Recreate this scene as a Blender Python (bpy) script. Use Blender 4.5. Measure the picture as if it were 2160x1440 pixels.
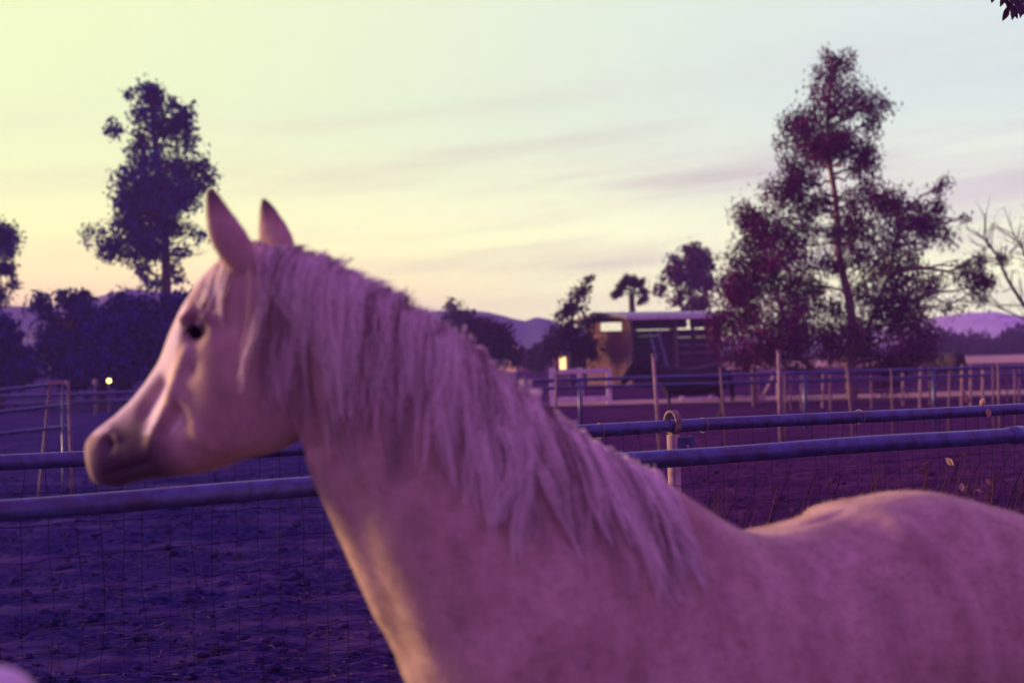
import bpy, bmesh, math, random
import numpy as np
from mathutils import Vector, Matrix
from mathutils.bvhtree import BVHTree
R = math.radians
rng = np.random.default_rng(7)
random.seed(7)
scene = bpy.context.scene
for o in list(bpy.data.objects):
    bpy.data.objects.remove(o)

# ------------------------------------------------------------------ camera
CAM = np.array((0.0, 0.0, 1.72)); FPX = 2607.0; PITCH = R(0.33); ROLL = R(1.5)
fw = np.array((0, math.cos(PITCH), math.sin(PITCH)))
r0 = np.array((1.0, 0, 0)); u0 = np.cross(r0, fw)
rt = r0*math.cos(ROLL) - u0*math.sin(ROLL); up = np.cross(rt, fw)
cam = bpy.data.cameras.new('camera'); camo = bpy.data.objects.new('camera', cam)
scene.collection.objects.link(camo); scene.camera = camo
camo.matrix_world = Matrix(((rt[0], up[0], -fw[0], CAM[0]), (rt[1], up[1], -fw[1], CAM[1]), (rt[2], up[2], -fw[2], CAM[2]), (0, 0, 0, 1)))
cam.sensor_width = 36.0; cam.lens = 36.0*FPX/2160.0
cam.clip_start = 0.05; cam.clip_end = 3000
cam.dof.use_dof = True; cam.dof.focus_distance = 5.4; cam.dof.aperture_fstop = 2.3

# ------------------------------------------------------------------ dusk sky, low sun, exposure
SUN_AZ, SUN_EL = R(-65), R(9)       # azimuth from the view direction, negative = left
SUN_DIR = Vector((math.sin(SUN_AZ)*math.cos(SUN_EL), math.cos(SUN_AZ)*math.cos(SUN_EL), math.sin(SUN_EL)))
w = bpy.data.worlds.new('World'); scene.world = w; w.use_nodes = True
nt = w.node_tree; nt.nodes.clear()
def N(tree, typ, **kw):
    n = tree.nodes.new(typ)
    for k, v in kw.items():
        if k.startswith('_'): n.inputs[int(k[1:])].default_value = v
        else: setattr(n, k, v)
    return n
def L(tree, a, b): tree.links.new(a, b)
def math_node(t, op, a, b=None, c=None, clamp=False):
    n = t.nodes.new('ShaderNodeMath'); n.operation = op; n.use_clamp = clamp
    for i, v in enumerate((a, b, c)):
        if v is None: continue
        if isinstance(v, (int, float)): n.inputs[i].default_value = v
        else: t.links.new(v, n.inputs[i])
    return n.outputs[0]
def mix_col(t, fac, a, b, blend='MIX'):
    n = t.nodes.new('ShaderNodeMix'); n.data_type = 'RGBA'; n.blend_type = blend
    for sock, v in ((n.inputs[0], fac), (n.inputs[6], a), (n.inputs[7], b)):
        if isinstance(v, (int, float)): sock.default_value = v
        elif isinstance(v, tuple): sock.default_value = (*v, 1)
        else: t.links.new(v, sock)
    return n.outputs[2]
def mrange(t, v, a, b, c=0.0, d=1.0, smooth=True):
    n = t.nodes.new('ShaderNodeMapRange'); n.interpolation_type = 'SMOOTHSTEP' if smooth else 'LINEAR'; n.clamp = True
    t.links.new(v, n.inputs[0])
    for i, x in enumerate((a, b, c, d)): n.inputs[i+1].default_value = x
    return n.outputs[0]
tc = N(nt, 'ShaderNodeTexCoord'); sep = N(nt, 'ShaderNodeSeparateXYZ'); L(nt, tc.outputs['Generated'], sep.inputs[0])
X, Y, Z = sep.outputs
az = math_node(nt, 'ARCTAN2', X, Y)                       # 0 ahead, + right
el = math_node(nt, 'ARCSINE', Z)
west = mix_col(nt, mrange(nt, az, -0.45, 0.42), (0.98, 1.06, 0.55), (0.80, 0.90, 0.84))          # yellow near the sunset to pale blue
glow = mix_col(nt, mrange(nt, az, -0.40, 0.45), (1.50, 1.32, 0.50), (1.56, 1.64, 0.86))
low = mix_col(nt, mrange(nt, el, 0.0, 0.20, 1.0, 0.0), west, glow)
low = mix_col(nt, math_node(nt, 'MULTIPLY', mrange(nt, el, 0.02, 0.10, 1.0, 0.0), mrange(nt, az, -0.25, 0.05, 0.9, 0.0)), low, (1.6, 1.0, 0.52))
mapn = N(nt, 'ShaderNodeCombineXYZ')                       # long flat cloud streaks, tilted a little
L(nt, math_node(nt, 'MULTIPLY', az, 2.0), mapn.inputs[0])
L(nt, math_node(nt, 'MULTIPLY_ADD', az, -2.0, math_node(nt, 'MULTIPLY', el, 24.0)), mapn.inputs[1])
nz = N(nt, 'ShaderNodeTexNoise', _2=1.0, _3=5.0, _4=0.55); L(nt, mapn.outputs[0], nz.inputs['Vector'])
streak = mrange(nt, nz.outputs['Fac'], 0.44, 0.68)
band = math_node(nt, 'MULTIPLY', mrange(nt, el, 0.02, 0.07), mrange(nt, el, 0.14, 0.24, 1.0, 0.0))
side = mrange(nt, az, -0.5, 0.35, 0.25, 0.75)
cfac = math_node(nt, 'MULTIPLY', math_node(nt, 'MULTIPLY', streak, band), side)
nz2 = N(nt, 'ShaderNodeTexNoise', _2=0.55, _3=4.0, _4=0.5); L(nt, mapn.outputs[0], nz2.inputs['Vector'])
cf2 = math_node(nt, 'MULTIPLY', math_node(nt, 'MULTIPLY', mrange(nt, nz2.outputs['Fac'], 0.42, 0.60), mrange(nt, az, 0.05, 0.36, 0.0, 0.75)), math_node(nt, 'MULTIPLY', mrange(nt, el, 0.03, 0.09), mrange(nt, el, 0.17, 0.25, 1.0, 0.0)))
low = mix_col(nt, cf2, low, (0.72, 0.62, 0.70))
low = mix_col(nt, cfac, low, mix_col(nt, mrange(nt, az, -0.3, 0.4), (0.86, 0.70, 0.50), (0.58, 0.46, 0.56)))
VIOLET = (0.45, 0.158, 0.92)
east = mix_col(nt, mrange(nt, el, 0.0, 0.9), (0.56, 0.17, 0.80), VIOLET)                   # dusk sky away from the sunset
d_az = math_node(nt, 'ABSOLUTE', math_node(nt, 'ADD', az, 0.35))                            # angle from the sunset
fade = math_node(nt, 'MAXIMUM', mrange(nt, el, 0.28, 0.66), mrange(nt, d_az, 0.85, 1.6))
skyc = mix_col(nt, fade, low, east)
sky = N(nt, 'ShaderNodeTexSky', sky_type='NISHITA', sun_disc=False, sun_elevation=SUN_EL, sun_rotation=SUN_AZ)
sky.air_density = 1.0; sky.dust_density = 2.0; sky.ozone_density = 4.0
bg1 = N(nt, 'ShaderNodeBackground'); L(nt, sky.outputs[0], bg1.inputs[0]); bg1.inputs[1].default_value = 0.016
bg2 = N(nt, 'ShaderNodeBackground'); L(nt, skyc, bg2.inputs[0]); bg2.inputs[1].default_value = 0.745
addb = N(nt, 'ShaderNodeAddShader'); L(nt, bg1.outputs[0], addb.inputs[0]); L(nt, bg2.outputs[0], addb.inputs[1])
wout = N(nt, 'ShaderNodeOutputWorld'); L(nt, addb.outputs[0], wout.inputs[0])
sun = bpy.data.lights.new('sun', 'SUN'); suno = bpy.data.objects.new('sun', sun); scene.collection.objects.link(suno)
sun.energy = 5.0; sun.color = (1.0, 0.60, 0.36); sun.angle = R(12)
suno.rotation_euler = (-SUN_DIR).to_track_quat('-Z', 'Y').to_euler()
vs = scene.view_settings; vs.view_transform = 'Standard'; vs.look = 'None'; vs.exposure = 0.35; vs.gamma = 1.0; vs.use_curve_mapping = False
scene.cycles.use_denoising = True; scene.cycles.max_bounces = 3; scene.cycles.diffuse_bounces = 3; scene.cycles.glossy_bounces = 2
scene.cycles.volume_bounces = 0; scene.cycles.transparent_max_bounces = 8
try: scene.cycles.denoiser = 'OPENIMAGEDENOISE'
except Exception: pass

# ------------------------------------------------------------------ helpers
def P(px, py, D):
    d = fw*FPX + rt*(px-1080) - up*(py-720)
    return CAM + d*(D/d[1])
def hor(px): return 735 - 0.0262*(px-1080)                 # picture height of the horizon
def G(px, D, z=0.0):                                       # ground point under a picture column
    d = fw*FPX + rt*(px-1080) - up*(hor(px)+4484/D-720)
    return np.array((d[0]/d[1]*D, D, z))
def ZP(px, py, D): return P(px, py, D)[2]

class MB:
    def __init__(self): self.v = []; self.f = []; self.n = 0
    def add(self, v, f):
        self.v.append(np.asarray(v, float)); self.f += [tuple(i+self.n for i in q) for q in f]; self.n += len(v)
    def box(self, c, s, rz=0.0, ax=None):
        h = np.array(s)/2
        p = np.array([(x, y, z) for x in (-1, 1) for y in (-1, 1) for z in (-1, 1)])*h
        if ax is not None: p = p @ np.array(ax)
        elif rz: p = p @ np.array(((math.cos(rz), math.sin(rz), 0), (-math.sin(rz), math.cos(rz), 0), (0, 0, 1)))
        self.add(p+np.array(c), [(0, 1, 3, 2), (4, 6, 7, 5), (0, 4, 5, 1), (2, 3, 7, 6), (0, 2, 6, 4), (1, 5, 7, 3)])
    def tube(self, pts, rad, n=8, cap=True):
        pts = np.asarray(pts, float); m = len(pts); rad = np.broadcast_to(rad, (m,))
        t = np.gradient(pts, axis=0); t /= np.linalg.norm(t, axis=1)[:, None]+1e-12
        a = np.array((0, 0, 1.0)) if abs(t[0][2]) < 0.9 else np.array((1.0, 0, 0))
        u = np.cross(t, a); u /= np.linalg.norm(u, axis=1)[:, None]+1e-12; v = np.cross(t, u)
        ang = np.arange(n)*2*math.pi/n
        p = pts[:, None]+rad[:, None, None]*(np.cos(ang)[None, :, None]*u[:, None]+np.sin(ang)[None, :, None]*v[:, None])
        f = [(i*n+j, i*n+(j+1) % n, (i+1)*n+(j+1) % n, (i+1)*n+j) for i in range(m-1) for j in range(n)]
        if cap: f += [tuple(range(n))[::-1], tuple((m-1)*n+j for j in range(n))]
        self.add(p.reshape(-1, 3), f)
    def build(self, name, mat, parent=None, smooth=False):
        return mesh_obj(name, np.concatenate(self.v), self.f, mat, parent, smooth)
def link(o, parent=None):
    scene.collection.objects.link(o)
    if parent is not None:
        o.parent = parent
        o.matrix_parent_inverse = Matrix.Translation(-Vector(parent.location)) if parent.type == 'EMPTY' else Matrix()
    return o
def mesh_obj(name, v, f, mat, parent=None, smooth=False):
    me = bpy.data.meshes.new(name)
    if isinstance(f, np.ndarray):
        k = f.shape[1]; me.vertices.add(len(v)); me.vertices.foreach_set('co', np.asarray(v, np.float32).ravel())
        me.loops.add(f.size); me.loops.foreach_set('vertex_index', f.astype(np.int32).ravel())
        me.polygons.add(len(f)); me.polygons.foreach_set('loop_start', np.arange(0, f.size, k, dtype=np.int32))
        me.update(calc_edges=True)
    else:
        me.from_pydata([tuple(x) for x in v], [], f); me.update()
    if smooth: me.polygons.foreach_set('use_smooth', np.ones(len(me.polygons), bool))
    me.materials.append(mat)
    return link(bpy.data.objects.new(name, me), parent)
def tag(o, label=None, cat=None, group=None, kind=None):
    for k, v in (('label', label), ('category', cat), ('group', group), ('kind', kind)):
        if v: o[k] = v
    return o
def empty(name, loc, label, cat, group=None):
    o = bpy.data.objects.new(name, None); o.location = tuple(loc); o.empty_display_size = 0.1
    scene.collection.objects.link(o); return tag(o, label, cat, group)
def part(name, mb, mat, parent, smooth=False, kind=None):
    o = mb.build(name, mat, parent, smooth); return tag(o, kind=kind)

# ------------------------------------------------------------------ materials
def mat(name, col, rough=0.8, var=0.3, scale=6.0, bump=0.0, col2=None, metal=0.0, island=0.0, spec=0.3, stretch=None, detail=5.0):
    m = bpy.data.materials.new(name); m.use_nodes = True; t = m.node_tree; b = t.nodes['Principled BSDF']
    b.inputs['Roughness'].default_value = rough; b.inputs['Metallic'].default_value = metal; b.inputs['Specular IOR Level'].default_value = spec
    tcn = N(t, 'ShaderNodeTexCoord'); vec = tcn.outputs['Object']
    if stretch:
        mp = N(t, 'ShaderNodeMapping'); mp.inputs['Scale'].default_value = stretch; L(t, vec, mp.inputs[0]); vec = mp.outputs[0]
    nz = N(t, 'ShaderNodeTexNoise', _2=scale, _3=detail, _4=0.6); L(t, vec, nz.inputs['Vector'])
    c2 = col2 or tuple(x*(1-var) for x in col)
    c = mix_col(t, mrange(t, nz.outputs['Fac'], 0.35, 0.65), c2, col)
    if island:
        gi = N(t, 'ShaderNodeNewGeometry')
        k = math_node(t, 'MULTIPLY_ADD', gi.outputs['Random Per Island'], 2*island, 1-island)
        c = mix_col(t, 1.0, c, k, 'MULTIPLY')
    L(t, c, b.inputs['Base Color'])
    if bump:
        bp = N(t, 'ShaderNodeBump'); bp.inputs['Strength'].default_value = bump; bp.inputs['Distance'].default_value = 0.02
        L(t, nz.outputs['Fac'], bp.inputs['Height']); L(t, bp.outputs[0], b.inputs['Normal'])
    return m
def emit(name, col, s):
    m = bpy.data.materials.new(name); m.use_nodes = True; b = m.node_tree.nodes['Principled BSDF']
    b.inputs['Base Color'].default_value = (*col, 1); b.inputs['Emission Color'].default_value = (*col, 1); b.inputs['Emission Strength'].default_value = s
    return m
M = {}
M['pipe'] = mat('galvanised_pipe', (0.062, 0.085, 0.20), 0.36, scale=17, col2=(0.044, 0.034, 0.085), spec=0.5, bump=0.05)
M['rust'] = mat('old_pipe', (0.16, 0.14, 0.14), 0.6, scale=9, col2=(0.10, 0.08, 0.08), bump=0.1)
M['collar'] = mat('rusty_collar', (0.30, 0.22, 0.17), 0.7, scale=40, col2=(0.16, 0.11, 0.09), bump=0.2)
M['post'] = mat('pale_post', (0.44, 0.31, 0.26), 0.7, scale=10, col2=(0.28, 0.18, 0.15))
M['tpost'] = mat('steel_post', (0.22, 0.12, 0.125), 0.6, scale=12)
M['whiteboard'] = mat('white_board', (0.86, 0.80, 0.62), 0.7, scale=5, col2=(0.66, 0.56, 0.44))
M['wood'] = mat('weathered_wood', (0.20, 0.13, 0.10), 0.85, scale=5, col2=(0.11, 0.07, 0.055), stretch=(1, 1, 6), bump=0.2)
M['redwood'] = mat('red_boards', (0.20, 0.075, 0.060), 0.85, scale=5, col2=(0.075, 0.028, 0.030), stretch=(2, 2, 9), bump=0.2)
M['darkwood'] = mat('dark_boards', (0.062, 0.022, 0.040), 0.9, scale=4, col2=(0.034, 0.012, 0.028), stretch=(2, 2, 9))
M['roof'] = mat('tin_roof', (0.30, 0.28, 0.28), 0.5, scale=3, col2=(0.20, 0.18, 0.18), spec=0.5)
M['wire'] = mat('fence_wire', (0.032, 0.022, 0.04), 0.9, spec=0.0, scale=20)
M['dry'] = mat('dry_stalk', (0.10, 0.05, 0.06), 0.9, spec=0.0, scale=20, island=0.35)
M['dryleaf'] = mat('dry_leaf', (0.42, 0.28, 0.16), 0.75, scale=30, col2=(0.25, 0.15, 0.09))
M['straw'] = mat('straw', (0.085, 0.055, 0.075), 1.0, spec=0.0, scale=5, island=0.5)
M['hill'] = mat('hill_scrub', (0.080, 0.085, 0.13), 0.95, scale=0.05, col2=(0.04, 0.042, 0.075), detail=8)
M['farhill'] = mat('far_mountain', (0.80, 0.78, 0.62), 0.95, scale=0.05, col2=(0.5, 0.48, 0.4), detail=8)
M['bark'] = mat('bark', (0.26, 0.16, 0.12), 0.85, scale=8, col2=(0.14, 0.08, 0.06), stretch=(3, 3, 0.6), bump=0.3)
M['darkbark'] = mat('dark_bark', (0.10, 0.07, 0.055), 0.9, scale=6)
def leafmat(name, c, c2):
    m = mat(name, c, 0.8, scale=0.9, col2=c2, island=0.28, spec=0.0); return m
M['leaf_red'] = leafmat('eucalyptus_leaf', (0.135, 0.014, 0.090), (0.070, 0.008, 0.050))
M['leaf_dark'] = leafmat('dark_leaf', (0.026, 0.030, 0.19), (0.008, 0.009, 0.085))
M['leaf_mid'] = leafmat('scrub_leaf', (0.060, 0.022, 0.050), (0.028, 0.012, 0.032))
M['palm'] = leafmat('palm_leaf', (0.050, 0.045, 0.030), (0.030, 0.028, 0.022))
M['near_leaf'] = mat('near_leaf', (0.07, 0.035, 0.04), 0.5, scale=20, island=0.3)
M['black_coat'] = mat('dark_pony_coat', (0.030, 0.008, 0.022), 0.7, scale=4)
M['hoof'] = mat('hoof_horn', (0.09, 0.07, 0.06), 0.6, scale=20)
M['eye'] = mat('horse_eye', (0.010, 0.007, 0.008), 0.9, scale=20, spec=0.05)
M['mane'] = mat('cream_mane', (0.74, 0.61, 0.48), 0.5, scale=42, col2=(0.34, 0.25, 0.19), island=0.2, spec=0.35)
lk_t = M['mane'].node_tree; lk_b = lk_t.nodes['Principled BSDF']; lk_v = N(lk_t, 'ShaderNodeVertexColor', layer_name='lock')
L(lk_t, mix_col(lk_t, lk_v.outputs[0], (0.26, 0.17, 0.115), (0.97, 0.85, 0.64)), lk_b.inputs['Base Color']); pass
def add_translucency(m, fac):
    t = m.node_tree; b = t.nodes['Principled BSDF']; tr = N(t, 'ShaderNodeBsdfTranslucent'); mx = N(t, 'ShaderNodeMixShader'); mx.inputs[0].default_value = fac
    L(t, b.inputs['Base Color'].links[0].from_socket, tr.inputs[0]); out = [n for n in t.nodes if n.type == 'OUTPUT_MATERIAL'][0]
    L(t, b.outputs[0], mx.inputs[1]); L(t, tr.outputs[0], mx.inputs[2]); L(t, mx.outputs[0], out.inputs[0])
M['crest'] = M['mane'].copy(); M['crest'].name = 'crest_hair'; add_translucency(M['crest'], 0.5)
M['lamp'] = emit('lamp_glow', (1.0, 0.72, 0.12), 7.0)
M['window_lit'] = emit('lit_window', (1.0, 0.66, 0.22), 1.6)
M['window_dark'] = mat('dark_window', (0.04, 0.04, 0.05), 0.15, scale=4)
M['stucco'] = mat('orange_stucco', (0.52, 0.32, 0.20), 0.9, scale=3, col2=(0.40, 0.24, 0.15))
M['tile'] = mat('roof_tile', (0.28, 0.16, 0.12), 0.85, scale=3)
M['cream_post'] = mat('cream_paint', (0.72, 0.66, 0.55), 0.6, scale=8, col2=(0.58, 0.50, 0.40))

# ------------------------------------------------------------------ ground
def noise2(x, y, seed, octaves=4, f0=1.0):
    out = np.zeros_like(x); r = np.random.default_rng(seed); a = 1.0
    for o in range(octaves):
        for k in range(5):
            th = r.uniform(0, math.pi*2); ph = r.uniform(0, 6.28); f = f0*(1.9**o)*r.uniform(0.7, 1.3)
            out += a*np.sin((x*math.cos(th)+y*math.sin(th))*f+ph)/5
        a *= 0.55
    return out
gx = np.concatenate((-440*np.linspace(1, 0.03, 24)**1.6, np.linspace(-11, 13, 300)[1:-1], 440*np.linspace(0.03, 1, 24)**1.6))
gx = np.unique(np.round(gx, 4))
gy = np.unique(np.round(np.concatenate((np.linspace(-60, 3, 12), np.linspace(3, 12, 190), 12+28*np.linspace(0, 1, 180)**1.4, 40+400*np.linspace(0, 1, 30)[1:]**1.8)), 4))
XX, YY = np.meshgrid(gx, gy)
prints = np.zeros_like(XX)
pr = np.random.default_rng(3)
for k in range(420):
    cx, cy = pr.uniform(-7, 3), pr.uniform(5, 17); s = pr.uniform(0.04, 0.08)
    m = (abs(XX-cx) < 0.5) & (abs(YY-cy) < 0.5)
    d2 = ((XX[m]-cx)**2+(YY[m]-cy)**2)/(s*s)
    prints[m] += -0.028*np.exp(-d2)+0.012*np.exp(-(np.sqrt(d2)-1.7)**2*2)
near = np.clip((40-YY)/25, 0, 1)*np.clip((YY+5)/8, 0, 1)*(abs(XX) < 14)
ZZ = prints*1.4+near*(0.020*noise2(XX, YY, 1, 3, 9.0)+0.012*noise2(XX, YY, 4, 2, 22.0)+0.03*noise2(XX, YY, 2, 3, 1.1))
ny, nx = XX.shape
idx = np.arange(nx*ny).reshape(ny, nx)
gf = np.stack((idx[:-1, :-1], idx[:-1, 1:], idx[1:, 1:], idx[1:, :-1]), -1).reshape(-1, 4)
gm = bpy.data.materials.new('paddock_dirt'); gm.use_nodes = True; t = gm.node_tree; b = t.nodes['Principled BSDF']
tcn = N(t, 'ShaderNodeTexCoord')
n1 = N(t, 'ShaderNodeTexNoise', _2=0.35, _3=6.0, _4=0.6); L(t, tcn.outputs['Object'], n1.inputs['Vector'])
mp = N(t, 'ShaderNodeMapping'); mp.inputs['Scale'].default_value = (5.0, 11.0, 7.0); L(t, tcn.outputs['Object'], mp.inputs[0])
n2 = N(t, 'ShaderNodeTexNoise', _2=2.2, _3=9.0, _4=0.7); L(t, mp.outputs[0], n2.inputs['Vector'])
c = mix_col(t, mrange(t, n2.outputs['Fac'], 0.38, 0.66), (0.005, 0.006, 0.050), (0.046, 0.036, 0.135))
sx = N(t, 'ShaderNodeSeparateXYZ'); L(t, tcn.outputs['Object'], sx.inputs[0])
c = mix_col(t, math_node(t, 'MULTIPLY', mrange(t, n1.outputs['Fac'], 0.45, 0.62), 0.5), c, (0.034, 0.028, 0.090))
mp3 = N(t, 'ShaderNodeMapping'); mp3.inputs['Scale'].default_value = (0.5, 2.6, 1.0); L(t, tcn.outputs['Object'], mp3.inputs[0]); n3 = N(t, 'ShaderNodeTexNoise', _2=1.1, _3=7.0, _4=0.65); L(t, mp3.outputs[0], n3.inputs['Vector'])
c = mix_col(t, math_node(t, 'MULTIPLY', mrange(t, n3.outputs['Fac'], 0.48, 0.62), 0.7), c, (0.080, 0.052, 0.140))
c = mix_col(t, mrange(t, sx.outputs[0], -3.0, 3.0, 0.0, 0.75), c, mix_col(t, mrange(t, n2.outputs['Fac'], 0.38, 0.64), (0.030, 0.008, 0.036), mix_col(t, mrange(t, n3.outputs['Fac'], 0.45, 0.62), (0.090, 0.020, 0.066), (0.20, 0.055, 0.105))))
L(t, c, b.inputs['Base Color']); b.inputs['Roughness'].default_value = 0.95; b.inputs['Specular IOR Level'].default_value = 0.0
bp = N(t, 'ShaderNodeBump'); bp.inputs['Strength'].default_value = 0.7; bp.inputs['Distance'].default_value = 0.03
L(t, n2.outputs['Fac'], bp.inputs['Height']); L(t, bp.outputs[0], b.inputs['Normal'])
ground = mesh_obj('ground', np.stack((XX, YY, ZZ), -1).reshape(-1, 3), gf, gm, None, True); tag(ground, 'bare trampled paddock dirt', None, None, 'structure')
M['sand'] = mat('pale_sand', (0.46, 0.27, 0.19), 0.95, scale=0.3, col2=(0.28, 0.16, 0.12))
def patch(name, pts, z, label, m=None):
    v = [(x, y, z) for x, y in pts]; o = mesh_obj(name, v, [tuple(range(len(v)))], m or M['sand']); return tag(o, label, None, None, 'structure')
def wavy(x0, x1, ya, yb, seed, n=40, amp=0.3):
    xs = np.linspace(x0, x1, n); r = np.random.default_rng(seed)
    a = [(x, ya+r.uniform(-amp, amp)) for x in xs]; c = [(x, yb+r.uniform(-amp, amp)) for x in xs[::-1]]
    return a+c
patch('sandy_field', wavy(12, 130, 78, 108, 5, 40, 1.5), 0.03, 'pale sandy field beyond the trees', M['sand'])
patch('sandy_path', wavy(1.2, 40, 35.6, 38.6, 6, 60, 0.25), 0.025, 'pale sandy strip along the far paddock', M['sand'])

# ------------------------------------------------------------------ hills
def hill(name, prof, D, depth, m, label, seed):
    px = np.array([p[0] for p in prof], float); py = np.array([p[1] for p in prof], float)
    n = 220; xs = np.linspace(px[0], px[-1], n); ys = np.interp(xs, px, py)
    ys = ys + 2.0*noise2(xs, xs*0, seed, 3, 0.05)
    top = np.array([P(a, c, D) for a, c in zip(xs, ys)])
    rows = 26; V = []
    for j in range(rows):
        k = j/(rows-1)*2-1                           # -1 front foot .. 0 ridge .. 1 back foot
        h = (1-abs(k))**1.25
        z = top[:, 2]*h
        xx = top[:, 0]*(1+k*depth/D*0.5); yy = np.full(n, D+k*depth)
        z = z*(1+0.22*(1-h)*noise2(xx, yy, seed+1, 4, 0.06)) - (0.4 if j in (0, rows-1) else 0)
        V.append(np.stack((xx, yy, z), -1))
    V = np.concatenate(V); i = np.arange(n*rows).reshape(rows, n)
    f = np.stack((i[:-1, :-1], i[:-1, 1:], i[1:, 1:], i[1:, :-1]), -1).reshape(-1, 4)
    return tag(mesh_obj(name, V, f, m, None, True), label, None, None, 'structure')
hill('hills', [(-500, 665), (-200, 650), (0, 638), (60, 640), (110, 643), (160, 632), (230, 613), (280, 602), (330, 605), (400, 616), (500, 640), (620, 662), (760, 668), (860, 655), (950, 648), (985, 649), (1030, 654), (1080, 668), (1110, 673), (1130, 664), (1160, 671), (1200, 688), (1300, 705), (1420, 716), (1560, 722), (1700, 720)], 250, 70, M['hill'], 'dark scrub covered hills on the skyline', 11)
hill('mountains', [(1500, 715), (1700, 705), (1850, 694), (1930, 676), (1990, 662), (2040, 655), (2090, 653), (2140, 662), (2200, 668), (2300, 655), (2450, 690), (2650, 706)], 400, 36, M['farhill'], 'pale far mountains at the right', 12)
# ------------------------------------------------------------------ trees
def leaf_quads(centres, radii, n, size, droop, seed, squash=0.8, aspect=3.0):
    r = np.random.default_rng(seed); radii = np.asarray(radii, float)
    wgt = radii**2.2; k = r.choice(len(radii), n, p=wgt/wgt.sum())
    # small sprays inside every clump, so that gaps stay open between them
    nsp = max(4, n//38); ks = r.choice(len(radii), nsp, p=wgt/wgt.sum())
    d = r.normal(size=(nsp, 3)); d /= np.linalg.norm(d, axis=1)[:, None]
    sp = centres[ks]+d*(radii[ks]*r.uniform(0.25, 1.08, nsp)**0.75)[:, None]*np.array((1, 1, squash))
    pick = r.integers(0, nsp, n)
    c = sp[pick]+r.normal(size=(n, 3))*(radii[ks[pick]]*0.16+size*0.45)[:, None]
    ax = r.normal(size=(n, 3)); ax[:, 2] -= droop; ax /= np.linalg.norm(ax, axis=1)[:, None]
    sd = np.cross(ax, r.normal(size=(n, 3))); sd /= np.linalg.norm(sd, axis=1)[:, None]+1e-9
    ln = size*r.uniform(0.6, 1.3, n)[:, None]; wd = ln/aspect
    v = np.stack((c-ax*ln*0.5, c+sd*wd*0.5-ax*ln*0.05, c+ax*ln*0.5, c-sd*wd*0.5-ax*ln*0.05), 1).reshape(-1, 3)
    return v, np.arange(4*n).reshape(n, 4)
def curve_pts(a, c, seed, n=6, wob=0.08):
    r = np.random.default_rng(seed); t = np.linspace(0, 1, n)[:, None]; L_ = np.linalg.norm(c-a)
    p = a*(1-t)+c*t; p[1:-1] += r.normal(size=(n-2, 3))*wob*L_; return p
def tree(name, label, D, trunk, clumps, base, n, size, lm, bm, droop=0.6, spread=1.0, r0=0.2, extra=(), group=None, aspect=3.0, limbs=True, cat='tree', grow=1.0):
    seed = int(abs(hash((round(clumps[0][0]), round(D), n))) % 99991)
    r = np.random.default_rng(seed); pm = FPX/D
    bpt = G(base, D); e = empty(name, bpt, label, cat, group)
    cen = np.array([P(a, c, D) for a, c, q in clumps]); rad = np.array([q/pm for a, c, q in clumps])*grow
    cen[:, 1] += r.uniform(-1, 1, len(cen))*spread
    tp = np.array([bpt-(0, 0, 0.1)]+[P(a, c, D) for a, c in trunk]); mb = MB(); m = len(tp)
    tt = np.linspace(0, m-1, 4*m); tpf = np.stack([np.interp(tt, range(m), tp[:, i]) for i in range(3)], -1)
    mb.tube(tpf, np.linspace(r0, r0*0.22, len(tpf)), 9)
    for line in extra:
        q = np.array([P(a, c, D+r.uniform(-.3, .3)) for a, c in line[1]]); tt = np.linspace(0, len(q)-1, 14)
        mb.tube(np.stack([np.interp(tt, range(len(q)), q[:, i]) for i in range(3)], -1), np.linspace(line[0], line[0]*0.4, 14), 7)
        tpf = np.concatenate((tpf, np.stack([np.interp(tt, range(len(q)), q[:, i]) for i in range(3)], -1)))
    part('trunk', mb, bm, e, True)
    if limbs:
        lb = MB()
        for i, cc in enumerate(cen):
            dz = cc[2]-tpf[:, 2]; dist = np.linalg.norm(tpf-cc, axis=1)+np.where(dz < 0.15, 3.0, 0)
            a = tpf[np.argmin(dist)]; ln = np.linalg.norm(cc-a)
            if ln < 0.1: continue
            p = curve_pts(a, cc, seed+i, 7, 0.05); lb.tube(p, np.linspace(min(0.035+0.012*ln, r0*0.5), 0.012, 7), 5)
            for q in range(4):
                d = r.normal(size=3); d /= np.linalg.norm(d); lb.tube(curve_pts(p[4+q % 2], cc+d*rad[i]*0.8, seed+i*7+q, 4, 0.06), np.linspace(0.014, 0.006, 4), 4)
        if lb.v: tag(part('limbs', lb, bm, e, True), kind='stuff')
    v, f = leaf_quads(cen, rad, n, size, droop, seed+5, aspect=aspect)
    tag(mesh_obj('crown', v, f, lm, e), kind='stuff'); return e

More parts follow.
